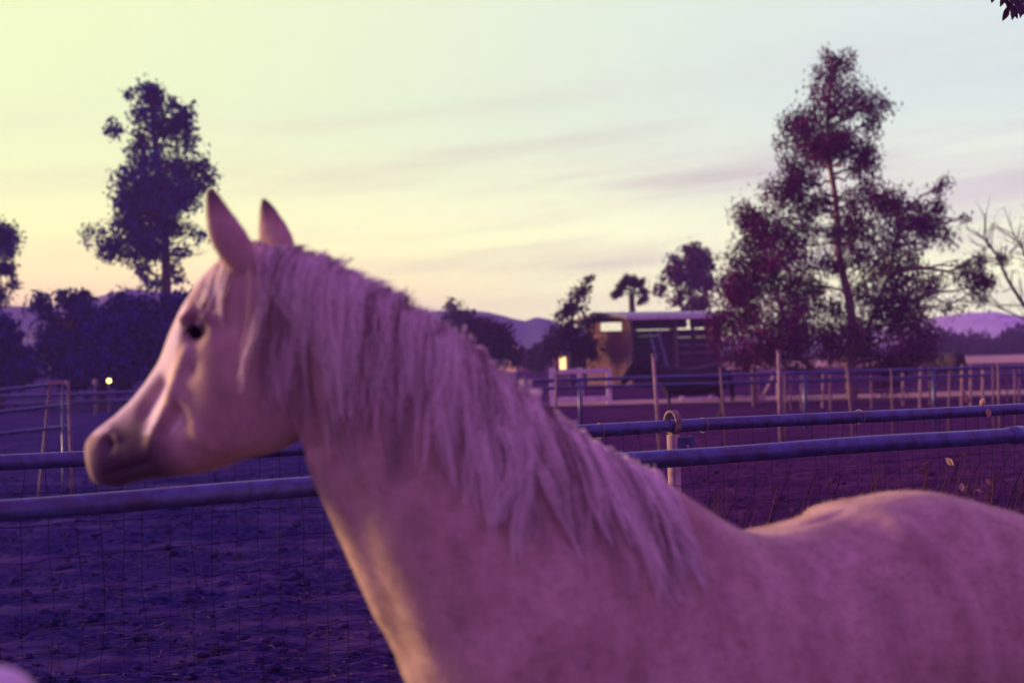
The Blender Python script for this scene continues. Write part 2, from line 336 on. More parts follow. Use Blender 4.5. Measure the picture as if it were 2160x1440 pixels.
tree('eucalyptus_tree', 'tallest tree, with a thin bare mid trunk and drooping purplish foliage', 35,
     [(1796, 800), (1790, 755), (1798, 688), (1793, 638), (1782, 593), (1770, 543), (1768, 477), (1762, 415), (1751, 349), (1745, 260), (1750, 180), (1757, 120)],
     [(1757, 122, 15), (1735, 112, 9), (1790, 126, 8), (1750, 155, 30), (1738, 205, 48), (1775, 225, 46), (1700, 245, 42), (1826, 240, 36), (1835, 205, 10), (1672, 298, 34), (1735, 285, 52), (1795, 292, 44), (1868, 222, 12), (1845, 262, 22), (1842, 343, 36), (1815, 360, 20),
      (1700, 338, 38), (1680, 395, 26), (1650, 300, 14), (1635, 420, 42), (1590, 452, 34), (1560, 480, 18), (1623, 495, 60), (1680, 470, 32), (1580, 535, 46), (1650, 550, 56), (1607, 590, 60), (1548, 620, 40), (1685, 600, 48), (1580, 670, 62), (1640, 680, 56), (1718, 495, 20), (1735, 500, 16), (1700, 700, 46), (1530, 690, 38), (1585, 725, 50), (1540, 745, 30),
      (1838, 427, 44), (1908, 425, 40), (1955, 460, 38), (1982, 392, 18), (1995, 425, 16), (1998, 470, 12), (1823, 493, 58), (1885, 490, 56), (1935, 505, 36), (1807, 545, 30), (1873, 560, 48), (1930, 560, 34), (1832, 605, 42), (1905, 620, 44), (1862, 650, 54), (1985, 600, 34), (2022, 585, 32), (2062, 555, 22), (2030, 622, 24), (1945, 672, 42), (1885, 710, 54), (1955, 710, 28), (1830, 700, 44), (1912, 755, 34), (1762, 650, 30), (1740, 720, 34), (1780, 745, 34), (1862, 806, 34), (1850, 770, 30), (1760, 560, 22), (1745, 600, 26), (1715, 640, 42), (1790, 690, 35), (1750, 690, 38), (1680, 740, 42), (1620, 750, 42), (1830, 752, 42), (1885, 770, 42), (1950, 748, 32), (1992, 650, 22), (2046, 600, 22), (2076, 550, 13), (1560, 600, 40), (1570, 760, 30), (1690, 370, 30), (1665, 412, 32), (1720, 325, 30), (1800, 330, 34), (1832, 388, 26), (1815, 425, 32), (1702, 440, 28), (1795, 465, 26), (1745, 322, 28), (1728, 560, 24)],
     1797, 66000, 0.15, M['leaf_red'], M['bark'], droop=1.3, spread=1.3, r0=0.17,
     extra=[(0.09, [(1740, 800), (1690, 757), (1664, 727), (1654, 671), (1640, 621), (1620, 560), (1600, 500)]), (0.07, [(1790, 760), (1830, 690), (1870, 600), (1890, 500), (1910, 440)])], aspect=3.6, grow=1.06)
tree('tall_dark_tree', 'tall narrow dark tree with ragged gaps, left of the pale horse\'s ears', 60,
     [(351, 700), (351, 605), (349, 487), (340, 400), (333, 348), (322, 260), (316, 200)],
     [(312, 178, 11), (262, 200, 6), (323, 203, 24), (302, 222, 20), (326, 241, 32), (354, 220, 24), (414, 222, 11), (413, 246, 18), (392, 270, 28), (358, 272, 32), (250, 280, 15), (312, 279, 32), (285, 307, 26), (340, 314, 32), (382, 307, 28), (288, 334, 16), (330, 355, 36), (375, 348, 34), (424, 346, 18), (295, 385, 38), (347, 397, 52), (400, 385, 42), (253, 418, 27), (295, 435, 46), (347, 442, 50), (398, 425, 28), (278, 477, 38), (323, 487, 44), (365, 480, 26), (215, 501, 25), (243, 529, 27), (264, 552, 14), (295, 522, 40), (333, 529, 32), (410, 487, 17), (392, 529, 24), (430, 532, 15), (271, 574, 12), (305, 570, 19), (323, 590, 17), (392, 588, 17), (352, 560, 20)],
     351, 18000, 0.26, M['leaf_dark'], M['darkbark'], droop=0.7, spread=1.4, r0=0.3, aspect=2.2)
tree('edge_tree', 'dark tree cut off by the left edge of the picture', 55, [(-35, 700), (-30, 560), (-25, 480)],
     [(-20, 500, 30), (5, 500, 22), (32, 503, 10), (12, 530, 20), (-10, 550, 34), (8, 570, 18), (14, 600, 12), (-20, 620, 30), (4, 630, 10), (-50, 540, 40), (-45, 470, 30), (-30, 690, 40)], -35, 7000, 0.24, M['leaf_dark'], M['darkbark'], r0=0.25, aspect=2.2)
for lab, D, cl, bs, n in [
    ('round dark tree rising above the left hill skyline', 48, [(140, 628, 22), (175, 640, 20), (118, 650, 26), (150, 668, 42), (190, 690, 46), (110, 705, 40), (150, 735, 55), (200, 750, 50), (120, 770, 46)], 150, 9000),
    ('wide dark tree standing below the tall narrow tree', 46, [(262, 640, 28), (305, 645, 34), (350, 640, 36), (390, 655, 36), (270, 690, 46), (330, 700, 56), (390, 710, 50), (250, 745, 48), (320, 765, 52), (380, 770, 48), (430, 740, 50)], 320, 11000),
    ('low dark shrub at the left edge under the cut off tree', 43, [(0, 725, 30), (-30, 700, 40), (30, 765, 36), (-10, 780, 44), (70, 785, 30), (60, 742, 16)], 0, 6000),
    ('low dark shrub between the two wide trees behind the corral panel', 42, [(215, 770, 34), (240, 720, 30), (265, 780, 34), (170, 785, 30), (205, 700, 22)], 215, 5000)]:
    tree('dark_tree', lab, D, [(bs, 770), (bs, 700)], cl, bs, n, 0.24, M['leaf_dark'], M['darkbark'], spread=1.2, r0=0.16, group='dark trees behind the left paddock', aspect=2.0)
tree('small_eucalyptus', 'small two lobed tree just behind the shed\'s tin roof', 72, [(1462, 700), (1458, 620), (1465, 560)],
     [(1466, 535, 22), (1475, 560, 26), (1460, 585, 26), (1480, 600, 22), (1420, 560, 20), (1428, 585, 18), (1395, 605, 17), (1405, 582, 11), (1442, 622, 18), (1475, 640, 20), (1425, 640, 13), (1455, 660, 18), (1390, 575, 7)], 1462, 4200, 0.3, M['leaf_red'], M['darkbark'], r0=0.18, aspect=2.0)
tree('sparse_tree', 'thin half bare tree left of the shed, leaning right', 52, [(1205, 720), (1208, 660), (1222, 620), (1245, 585)],
     [(1255, 580, 9), (1240, 592, 10), (1228, 610, 12), (1250, 600, 8), (1215, 625, 13), (1205, 650, 16), (1195, 668, 18), (1232, 650, 12), (1255, 670, 14), (1215, 690, 28), (1200, 720, 34), (1230, 725, 28), (1180, 700, 20), (1170, 735, 24), (1240, 750, 26)], 1205, 2600, 0.22, M['leaf_mid'], M['darkbark'], r0=0.10, aspect=2.2)
for lab, D, cl, bs, n in [
    ('small round topped tree above the pale horse\'s neck', 85, [(953, 632, 11), (950, 648, 12), (962, 662, 20), (980, 680, 24), (945, 690, 26), (965, 715, 30)], 958, 2600),
    ('dark bush below the purple hill behind the pale horse\'s neck', 62, [(1020, 705, 30), (1045, 715, 30), (1000, 735, 34), (1065, 738, 24), (1030, 755, 34), (1085, 752, 16), (1010, 690, 18)], 1030, 5200),
    ('low bush beside the small orange house', 80, [(1125, 752, 22), (1150, 748, 20), (1140, 735, 14), (1160, 725, 15), (1135, 768, 20)], 1138, 2200),
    ('low bush in the gap between house and shed', 60, [(1225, 755, 20), (1245, 740, 16), (1240, 765, 18)], 1236, 1500)]:
    tree('bush_tree', lab, D, [(bs, 770), (bs, 740)], cl, bs, n, 0.28, M['leaf_mid'], M['darkbark'], r0=0.12, group='bushes in the middle distance', aspect=2.0)
for i, (cx, cy, rr, D, n, lab) in enumerate([
    (2010, 715, 26, 120, 1400, 'purple tree in the far line just right of the tallest tree'), (2055, 722, 24, 125, 1300, 'purple tree second in the far line right of the tallest tree'),
    (2095, 726, 18, 130, 1200, 'smallest purple tree in the far line at the right'), (2140, 716, 24, 118, 1400, 'purple tree in the far line under the bare branches'), (2190, 712, 34, 118, 1400, 'purple tree in the far line at the right edge'),
    (1965, 722, 26, 110, 1400, 'purple tree in the far line close behind the tallest tree')]):
    tree('far_tree', lab, D, [(cx, cy+15), (cx, cy)], [(cx, cy, rr), (cx-rr, cy+10, rr*0.8), (cx+rr, cy+12, rr*0.8), (cx, cy+rr*0.8, rr), (cx-rr*1.5, cy+22, rr*0.6), (cx+rr*1.5, cy+22, rr*0.6)], cx, n, 0.5, M['leaf_mid'], M['darkbark'], r0=0.2, group='far tree line at the right', aspect=1.8, limbs=False)
# palm
pe = empty('palm_tree', G(1332, 66), 'small fan palm rising behind the shed roof', 'palm tree')
pc = P(1332, 622, 66); mb = MB(); mb.tube(np.array([G(1332, 66), (pc+G(1332, 66))/2+(0.1, 0, 0), pc]), [0.22, 0.2, 0.16], 10); part('trunk', mb, M['darkbark'], pe, True)
pr = np.random.default_rng(5)
fv, ff = [], []
for i in range(22):
    a = pr.uniform(0, 6.28); e_ = pr.uniform(-0.35, 1.4); d = np.array((math.cos(a)*math.cos(e_), math.sin(a)*math.cos(e_)*0.9, math.sin(e_)))
    ln = pr.uniform(0.6, 0.85); hub = pc+d*ln*0.75; sidev = np.cross(d, (0, 0, 1.0)); sidev /= np.linalg.norm(sidev)+1e-6; upv = np.cross(sidev, d); ro_ = pr.uniform(-0.8, 0.8); sidev = sidev*math.cos(ro_)+upv*math.sin(ro_); upv = np.cross(sidev, d)
    mb = MB(); mb.tube(np.array([pc, hub]), 0.02, 5)
    for k in range(13):                                  # fan of narrow blades
        th = (k-6)*0.2; bd = d*math.cos(th)+sidev*math.sin(th)+np.array((0, 0, -0.06*abs(math.sin(th))-0.02)); bd /= np.linalg.norm(bd)
        q = np.cross(bd, upv); q /= np.linalg.norm(q)+1e-6; bl = ln*(0.95-0.25*abs(math.sin(th)))
        mb.add([hub, hub+bd*bl*0.45+q*0.085, hub+bd*bl-np.array((0, 0, 0.06)), hub+bd*bl*0.45-q*0.085], [(0, 1, 2, 3)])
    part('frond', mb, M['palm'], pe)
# bare tree at the right edge
be = empty('bare_tree', G(2230, 32), 'leafless tree reaching in from the right edge', 'tree'); mb = MB(); br = np.random.default_rng(9); bt = MB()
def branch(p, d, ln, rr, lev):
    pts = [p]; dd = np.array(d, float)
    for k in range(6):
        dd = dd+br.normal(size=3)*0.10+np.array((0, 0, 0.02)); dd /= np.linalg.norm(dd); pts.append(pts[-1]+dd*ln/6)
    (mb if lev < 2 else bt).tube(np.array(pts), np.linspace(rr, rr*0.45, 7), 6 if lev < 2 else 4)
    if lev < 4:
        for k in range(4 if lev < 3 else 3):
            i = br.integers(2, 7); nd = dd+br.normal(size=3)*0.55; nd /= np.linalg.norm(nd); branch(pts[i], nd, ln*br.uniform(0.45, 0.7), rr*0.45, lev+1)
b0 = G(2230, 32); mb.tube(np.array([b0-(0, 0, .1), b0+(0, 0, 0.7), P(2215, 725, 32)]), [0.15, 0.13, 0.11], 9)
def limb_to(pxs, rr):
    q = np.array([P(a, c, 32) for a, c in pxs]); tt = np.linspace(0, len(q)-1, 12); s = np.stack([np.interp(tt, range(len(q)), q[:, i]) for i in range(3)], -1)
    mb.tube(s, np.linspace(rr, rr*0.3, 12), 6)
    for i in (3, 5, 6, 7, 8, 9, 10, 11):
        for z in range(2):
            d = (s[-1]-s[0])/np.linalg.norm(s[-1]-s[0])+br.normal(size=3)*0.5; branch(s[i], d/np.linalg.norm(d), br.uniform(0.35, 0.8), rr*0.3, 3)
limb_to([(2215, 725), (2165, 650), (2128, 595), (2098, 530), (2075, 500)], 0.06)
limb_to([(2215, 725), (2160, 672), (2110, 650), (2060, 618)], 0.03)
limb_to([(2215, 725), (2190, 620), (2160, 530), (2140, 495)], 0.05)
limb_to([(2215, 725), (2230, 600), (2215, 480)], 0.05)
part('trunk', mb, M['darkbark'], be, True); part('twigs', bt, M['darkbark'], be, kind='stuff')

# ------------------------------------------------------------------ shed, hut, house
def frame(c, ang):
    ex = np.array((math.cos(ang), math.sin(ang), 0)); ey = np.array((-math.sin(ang), math.cos(ang), 0)); ez = np.array((0, 0, 1.0))
    A = np.stack((ex, ey, ez)); return lambda x, y, z: np.array(c)+ex*x+ey*y+ez*z, A
SD = 50.0; sc0 = G(1334, SD); F, A = frame(sc0, R(22)); SL, SW = 4.1, 4.0          # corner nearest the camera; x along the long side, y back along the gable end
she = empty('shed', sc0, 'open sided shed with pale tin roof and red boarded end wall', 'shed')
hB = ZP(1334, 692, SD); hE = ZP(1334, 672, SD)
nb = 9
for k in range(nb):                                          # gable end boards
    mb = MB(); h = (hB-0.18)/nb; mb.box(F(-0.03, SW/2, 0.06+h*(k+0.5)), (0.04+0.012*(k % 3), SW-0.16, h-0.02), ax=A); part('plank', mb, M['redwood'], she)
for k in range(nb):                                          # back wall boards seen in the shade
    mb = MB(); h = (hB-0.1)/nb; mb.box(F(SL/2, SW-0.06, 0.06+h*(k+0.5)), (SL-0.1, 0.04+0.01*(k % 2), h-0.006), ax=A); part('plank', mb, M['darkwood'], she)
for k in range(7):                                           # front boards of the closed bay
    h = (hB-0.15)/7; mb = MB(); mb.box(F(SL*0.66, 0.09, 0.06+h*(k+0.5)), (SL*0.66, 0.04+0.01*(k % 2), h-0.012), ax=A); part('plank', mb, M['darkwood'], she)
for (x, y) in ((0, 0), (0, SW), (SL*0.5, 0), (SL, 0), (SL, SW), (SL*0.5, SW)):
    mb = MB(); mb.box(F(x, y, hE/2), (0.13, 0.13, hE), ax=A); part('post', mb, M['wood'], she)
for y in (0.0, SW):
    mb = MB(); mb.box(F(SL/2, y, hE+0.03), (SL+0.5, 0.1, 0.16), ax=A); part('beam', mb, M['wood'], she)
for y0, y1 in ((0.07, 0.75), (SW-1.25, SW-0.07)):               # boarded ends of the gable, a bright gap left between them
    mb = MB(); mb.box(F(-0.02, (y0+y1)/2, (hB+hE)/2-0.06), (0.03, y1-y0, hE-hB+0.06), ax=A); part('plank', mb, M['redwood'], she)
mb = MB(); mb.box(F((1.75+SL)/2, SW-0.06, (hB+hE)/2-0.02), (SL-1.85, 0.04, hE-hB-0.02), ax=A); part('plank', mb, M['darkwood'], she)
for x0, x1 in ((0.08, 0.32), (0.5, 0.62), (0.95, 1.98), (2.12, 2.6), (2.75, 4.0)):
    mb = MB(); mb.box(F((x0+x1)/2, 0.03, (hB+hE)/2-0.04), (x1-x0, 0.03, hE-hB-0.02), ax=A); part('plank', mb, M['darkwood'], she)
rz_ = hE+0.27
def slope(y0, y1, z0, z1, name):
    mb = MB(); x0, x1 = -0.45, SL+0.55; th = 0.07
    v = [F(x, y, z+d) for d in (0, th) for x, y, z in ((x0, y0, z0), (x1, y0, z0), (x1, y1, z1), (x0, y1, z1))]
    mb.add(v, [(3, 2, 1, 0), (4, 5, 6, 7), (0, 1, 5, 4), (1, 2, 6, 5), (2, 3, 7, 6), (3, 0, 4, 7)]); return part(name, mb, M['roof'], she)
ro = slope(-0.5, SW/2, hE+0.04, rz_, 'roof_sheet'); slope(SW+0.5, SW/2, hE+0.04, rz_, 'roof_sheet')
mb = MB(); mb.box(F(SL/2, -0.53, hE+0.02), (SL+1.0, 0.03, 0.14), ax=A); part('gutter', mb, M['whiteboard'], she)
for x in (-0.38, SL+0.48):
    for s in (0, 1):
        a, c = F(x, -0.4 if s == 0 else SW+0.4, hE-0.02), F(x, SW/2, rz_-0.09); mb = MB(); mb.tube(np.array([a, c]), 0.06, 4); part('rafter', mb, M['wood'], she)
br_ = empty('leaning_ladder', G(1412, 48.2), 'bluish ladder leaning against the shed\'s open front', 'ladder')
a, c = G(1412, 48.2), P(1380, 702, 49.2)
for s in (-0.17, 0.17):
    mb = MB(); mb.tube(np.array([a+(s, 0, 0), c+(s, 0, 0)]), 0.045, 6); part('rail', mb, M['pipe'], br_)
for k in range(7):
    q = a+(c-a)*(k+0.7)/7.6; mb = MB(); mb.tube(np.array([q+(-0.17, 0, 0), q+(0.17, 0, 0)]), 0.02, 6); part('rung', mb, M['pipe'], br_)
def house(name, label, px, D, wpx, ytop, depth, wm, rm, windows, roofh, ang=0.0):
    pm = FPX/D; W = wpx/pm; c = G(px, D); H = ZP(px, ytop, D); F, A = frame(c, ang); e = empty(name, c, label, 'house')
    mb = MB(); mb.box(F(0, depth/2, H/2), (W, depth, H), ax=A); part('wall', mb, wm, e)
    mb = MB(); o = 0.25
    v = [F(-W/2-o, -o, H), F(W/2+o, -o, H), F(W/2+o, depth+o, H), F(-W/2-o, depth+o, H), F(-W/2-o, depth/2, H+roofh), F(W/2+o, depth/2, H+roofh)]
    mb.add(v, [(0, 1, 5, 4), (2, 3, 4, 5), (0, 4, 3), (1, 2, 5), (3, 2, 1, 0)]); part('roof', mb, rm, e)
    for (x, z, ww, hh, m) in windows:
        mb = MB(); mb.box(F(x*W, -0.03, z*H), (ww*W+0.12, 0.05, hh*H+0.12), ax=A); wf = part('window', mb, M['whiteboard'], e)
        mb = MB(); mb.box(F(x*W, -0.06, z*H), (ww*W, 0.03, hh*H), ax=A); part('pane', mb, M[m], wf)
    mb = MB(); mb.box(F(-0.32*W, -0.04, 0.34*H), (0.2*W, 0.06, 0.68*H), ax=A); part('door', mb, M['wood'], e)
    return e
house('hut', 'small orange hut with a glowing yellow window', 1184, 60, 30, 747, 1.5, M['stucco'], M['tile'], [(0.14, 0.62, 0.42, 0.55, 'window_lit')], 0.12)
house('house', 'orange gabled house below the purple hill', 1102, 92, 34, 752, 5.0, M['stucco'], M['stucco'], [(0.2, 0.55, 0.2, 0.3, 'window_dark')], 0.85, R(25))
# lamp post and gate pillars at the left
le = empty('lamp_post', G(230, 40), 'lamp post with a small glowing yellow light behind the left paddock', 'lamp')
lp = P(230, 803, 40); mb = MB(); mb.tube(np.array([G(230, 40), lp-(0, 0, 0.06)]), 0.03, 8); part('pole', mb, M['rust'], le)
bm = bmesh.new(); bmesh.ops.create_uvsphere(bm, u_segments=14, v_segments=8, radius=0.065); me = bpy.data.meshes.new('bulb'); bm.to_mesh(me); bm.free(); me.materials.append(M['lamp'])
bo = bpy.data.objects.new('bulb', me); bo.location = tuple(lp); link(bo, le)
mb = MB(); mb.tube(np.array([lp+(0, 0, 0.07), lp+(0, 0, 0.10), lp+(0, 0, 0.13)]), [0.10, 0.085, 0.02], 12); part('lamp_cap', mb, M['rust'], le)
se = empty('marker_post', G(201, 38), 'short post with a pale top left of the yellow lamp', 'post')
q = P(201, 812, 38); mb = MB(); mb.tube(np.array([G(201, 38), q]), 0.035, 8); part('post', mb, M['rust'], se)
mb = MB(); mb.tube(np.array([q, q+(0, 0, 0.03), q+(0, 0, 0.16), q+(0, 0, 0.19)]), [0.04, 0.065, 0.065, 0.03], 10); part('post_cap', mb, M['post'], se)

# ------------------------------------------------------------------ far fences
FD = 24.0
fe = empty('pipe_fence', G(1225, FD), 'long double rail pipe fence crossing the far side of the paddock', 'fence')
for yy0, yy1, rr in ((836, 773, 0.035), (853, 789, 0.030)):
    pts = []
    for px in np.linspace(-260, 2420, 30):
        y = yy0+(yy1-yy0)*px/2160 + (8 if px < 300 else 0)*0; pts.append(P(px, y-0.004*(px-1080)*0, FD))
    mb = MB(); mb.tube(np.array(pts), rr, 8); part('rail', mb, M['pipe'], fe, True)
for px in (-120, 560, 1226, 1700, 1972, 2300):
    z = ZP(px, 836-63*px/2160, FD); g = G(px, FD); mb = MB(); mb.tube(np.array([g-(0, 0, .1), (g[0], g[1], z+0.03)]), 0.04, 8); part('post', mb, M['pipe'], fe, True)
posts = [  # px top, y top, px bottom, depth, radius, label
    (1378, 750, 1392, 20.0, 0.045, 'tallest pale thin post, in front of the dark pony\'s chest'), (1519, 778, 1532, 20.5, 0.030, 'thin post just right of the dark pony\'s rump'),
    (1642, 742, 1646, 21.0, 0.050, 'tall pale thin post in front of the tallest tree\'s left stem'), (1655, 790, 1657, 22.0, 0.03, 'short thin post beside the tall pale post near the gate'), (1787, 770, 1802, 19.0, 0.034, 'thin leaning post in front of the tallest tree\'s main trunk'),
    (1880, 782, 1884, 22.0, 0.03, 'thin post right of the tallest tree\'s trunk'), (2003, 785, 2000, 22.0, 0.03, 'left one of the two thin posts before the right field'), (2105, 770, 2110, 21.0, 0.035, 'right one of the two close posts near the right edge'), (2094, 775, 2096, 23.0, 0.028, 'left one of the two close posts near the right edge'), (2140, 782, 2142, 22.5, 0.028, 'thin post nearest the right edge'),
    (1174, 772, 1171, 21.5, 0.036, 'thin pale post at the left end of the far white boards')]
for xt, yt, xb, D, rr, lab in posts:
    rr *= 0.62; g = G(xb, D); tpp = P(xt, yt, D); e = empty('fence_post', g, lab, 'post', 'thin posts across the paddock')
    mb = MB(); mb.tube(np.array([g-(0, 0, .05), g*0.5+tpp*0.5, tpp]), rr, 7); part('post', mb, M['post'] if rr > 0.024 else M['tpost'], e, True)
    mb = MB(); mb.tube(np.array([tpp-(0, 0, .01), tpp+(0, 0, .02), tpp+(0, 0, .035)]), [rr*1.25, rr*1.25, rr*0.6], 8); part('cap', mb, M['tpost'], e, True)
wl = [p for p in posts if 19 <= p[3] <= 23]; 
BD = 36.0
def board_fence(label, pxs, rows, D, gate=None):
    e = empty('board_fence', G(pxs[0], D), label, 'fence', 'pale board fences'); pm = FPX/D
    for px in pxs:
        g = G(px, D); z = ZP(px, rows[0]-8, D); mb = MB(); mb.box((g[0], g[1]+0.1, z/2), (0.14, 0.12, z)); part('post', mb, M['whiteboard'], e)
    for a, c in zip(pxs[:-1], pxs[1:]):
        for y in rows:
            p, q = P(a, y-0.024*(a-pxs[0]), D), P(c, y-0.024*(c-pxs[0]), D); L_ = np.linalg.norm(q-p); ex = (q-p)/L_; ez = np.cross(ex, (0, 1, 0)); ey = np.cross(ez, ex)
            mb = MB(); mb.box((p+q)/2, (L_-0.08, 0.035, 0.13), ax=np.stack((ex, ey, ez))); part('board', mb, M['whiteboard'], e)
    return e
board_fence('white board fence below the hut with the glowing window', [1166, 1226, 1286], [784, 842], BD)
board_fence('pale board fence behind the dark pony and the thin posts', [1440, 1500, 1560, 1612], [843], 37.0)
board_fence('pale board fence under the tallest tree', [1650, 1700, 1745], [842], 36.5)
pe2 = empty('stall_fence', G(1900, 31), 'row of many pale thin uprights and rails across the right middle distance', 'fence')
for px in (1668, 1690, 1735, 1752, 1838, 1905, 1940, 1962, 2028, 2047, 2072, 2125, 2150, 2190):
    D = 31+0.8*math.sin(px); g = G(px, D); tp_ = P(px+2*math.sin(px*3), 780+12*math.sin(px*1.7), D); mb = MB(); mb.tube(np.array([g, tp_]), 0.020+0.014*(math.sin(px*2.3) > 0), 6); part('upright', mb, M['tpost'] if math.sin(px*5) > 0 else M['post'], pe2)
for y0, y1, rr in ((806, 794, 0.028), (826, 814, 0.024), (846, 836, 0.03)):
    mb = MB(); mb.tube(np.array([P(1660, y0, 31), P(1920, (y0+y1)/2+1, 31.1), P(2250, y1-2, 31)]), rr, 6); part('rail', mb, M['tpost'], pe2)
ge = empty('gate', G(1596, 33), 'pale gate with a diagonal brace left of the tallest tree', 'gate')
for a, c in (((1598, 782), (1598, 850)), ((1640, 781), (1640, 848)), ((1598, 784), (1640, 783)), ((1598, 846), (1640, 845)), ((1606, 842), (1634, 788))):
    mb = MB(); mb.tube(np.array([P(*a, 33), P(*c, 33)]), 0.045, 4); part('gate_bar', mb, M['post'], ge)
for px in (1590, 1648):
    g = G(px, 33); mb = MB(); mb.tube(np.array([g, (g[0], g[1], ZP(px, 776, 33))]), 0.06, 7); part('post', mb, M['wood'], ge)
ce = empty('corral_panel', G(96, 14), 'metal corral panel with leaning pale uprights at the left', 'corral panel')
for (y0, y1, x1) in ((823, 806, 146), (869, 852, 149), (914, 898, 150)):
    mb = MB(); mb.tube(np.array([P(-160, y0+18, 13), P(60, (y0+y1)/2+2, 14), P(x1, y1, 14.4)]), 0.022, 8); part('rail', mb, M['pipe'], ce, True)
for a, c, rr in (((106, 806), (84, 1022), 0.016), ((143, 803), (152, 1020), 0.017), ((131, 812), (133, 1015), 0.012)):
    mb = MB(); q = P(*c, 14.2); mb.tube(np.array([P(*a, 14.2), q, q*1.0+(q-P(*a, 14.2))*0.22]), rr, 7); part('upright', mb, M['tpost'] if rr > 0.014 else M['pipe'], ce, True)
mb = MB(); mb.box(P(120, 806, 14.0), (0.19, 0.04, 0.045)); part('plate', mb, M['post'], ce)
# ------------------------------------------------------------------ near fences
FA = np.array((-1.78, 4.30, 0.0)); FDIR = np.array((0.9165, 0.400, 0.0)); FDIR /= np.linalg.norm(FDIR); FN = np.array((-FDIR[1], FDIR[0], 0))
def on_line(px, py, A_, D_):                               # where a picture ray meets the fence's vertical plane
    d = fw*FPX+rt*(px-1080)-up*(py-720); n = np.array((-D_[1], D_[0], 0)); k = (n@(A_-CAM))/(n@d); return CAM+d*k
ne = empty('mesh_fence', (0.684, 5.376, 0), 'galvanised pipe fence with wire mesh behind the pale horse', 'fence')
top = np.array([on_line(px, 990-0.0588*px+13-13, FA, FDIR) for px in (-500, 0, 700, 1400, 2160, 2700)])
top[:, 2] = np.interp(range(6), (0, 5), (top[1, 2], top[4, 2])); RAD = 0.028
mb = MB(); tt = np.linspace(0, 1, 40); rail_pts = np.stack([top[0, i]+(top[-1, i]-top[0, i])*tt for i in range(3)], -1); rail_pts[:, 2] = top[1, 2]-0.012+0.008*np.sin(tt*9)
RZ = top[1, 2]; 
# fit the rail's height to the picture at both ends
za, zb = on_line(0, 977, FA, FDIR), on_line(2160, 860, FA, FDIR)
def rail_at(x): 
    k = (x-za[0])/(zb[0]-za[0]); return za+(zb-za)*k
xs = np.linspace(-3.2, 4.2, 60); rail_pts = np.array([rail_at(x) for x in xs]); rail_pts[:, 2] += 0.004*np.sin(xs*2.1)
mb = MB(); mb.tube(rail_pts, RAD*(1+0.02*np.sin(xs*7)*np.sin(xs*3.1)), 20); part('top_rail', mb, M['pipe'], ne, True)
for px in (1258, 1477, 1808, 330):                         # wire ties around the rail
    q = on_line(px, 880, FA, FDIR); c = rail_at(q[0]); mb = MB(); a = np.linspace(0, 2*math.pi, 20)
    mb.tube(np.array([c+FDIR*(0.02*math.sin(x/2))+FN*math.cos(x)*(RAD+.003)+np.array((0, 0, math.sin(x)*(RAD+.004))) for x in a]), 0.003, 6, False); part('wire_tie', mb, M['collar'], ne, True)
for x0 in (0.690, -2.07, 3.43):
    c = rail_at(x0); pz = c[2]-0.035; base = np.array((c[0], c[1], 0))+FN*0.0
    mb = MB(); mb.tube(np.array([base-(0, 0, 0.3), base+(0, 0, pz)]), 0.028, 18); part('post', mb, M['post'], ne, True)
    mb = MB(); rin, rout, wd = 0.034, 0.042, 0.030; n = 28    # loose collar standing proud of the rail
    V, Fc = [], []
    for k in range(n):
        a = 2*math.pi*k/n
        for (rr, s) in ((rin, -1), (rout, -1), (rout, 1), (rin, 1)):
            V.append(c+np.array((0, 0, 0.020))+FDIR*(s*wd/2-0.02*math.cos(a)*0.4)+FN*math.cos(a)*rr+np.array((0, 0, math.sin(a)*rr*1.25)))
    for k in range(n):
        j = (k+1) % n
        for q in range(4): Fc.append((k*4+q, j*4+q, j*4+(q+1) % 4, k*4+(q+1) % 4))
    mb.add(V, Fc); part('collar', mb, M['collar'], ne, True)
    A_ = np.stack((FDIR, FN, (0, 0, 1))); mb = MB(); mb.box(base+FDIR*0.045-FN*0.034+np.array((0, 0, pz-0.05)), (0.075, 0.008, 0.085), ax=A_); pl = part('plate', mb, M['pipe'], ne)
    q = base+FDIR*0.045-FN*0.040+np.array((0, 0, pz-0.05)); mb = MB(); mb.tube(np.array([q, q-FN*0.006, q-FN*0.012]), [0.008, 0.008, 0.004], 6); part('bolt', mb, M['post'], pl)
wm = MB(); wr = np.random.default_rng(21)
for x in np.arange(-3.0, 4.1, 0.075):                      # upright wires of the mesh, slack and bent
    c = rail_at(x); p = [c+FN*(-0.03)]; zt = c[2]-0.02; bend = wr.normal()*0.012
    for z in np.linspace(zt, 0.02, 10): p.append(np.array((c[0], c[1], z))-FN*0.03+FDIR*(wr.normal()*0.006+bend*math.sin(z*5)))
    if wr.random() < 0.97: wm.tube(np.array(p), 0.0011, 4, False)
for z in (0.10, 0.20, 0.30, 0.40, 0.50, 0.60, 0.70, 0.80, 0.91, 1.02, 1.13, 1.24):
    p = [np.array((rail_at(x)[0], rail_at(x)[1], z+0.018*math.sin(x*1.7+z*9)+wr.normal()*0.004))-FN*0.034 for x in np.linspace(-3.1, 4.1, 90)]; wm.tube(np.array(p), 0.0011, 4, False)
part('wire_mesh', wm, M['wire'], ne, kind='stuff')
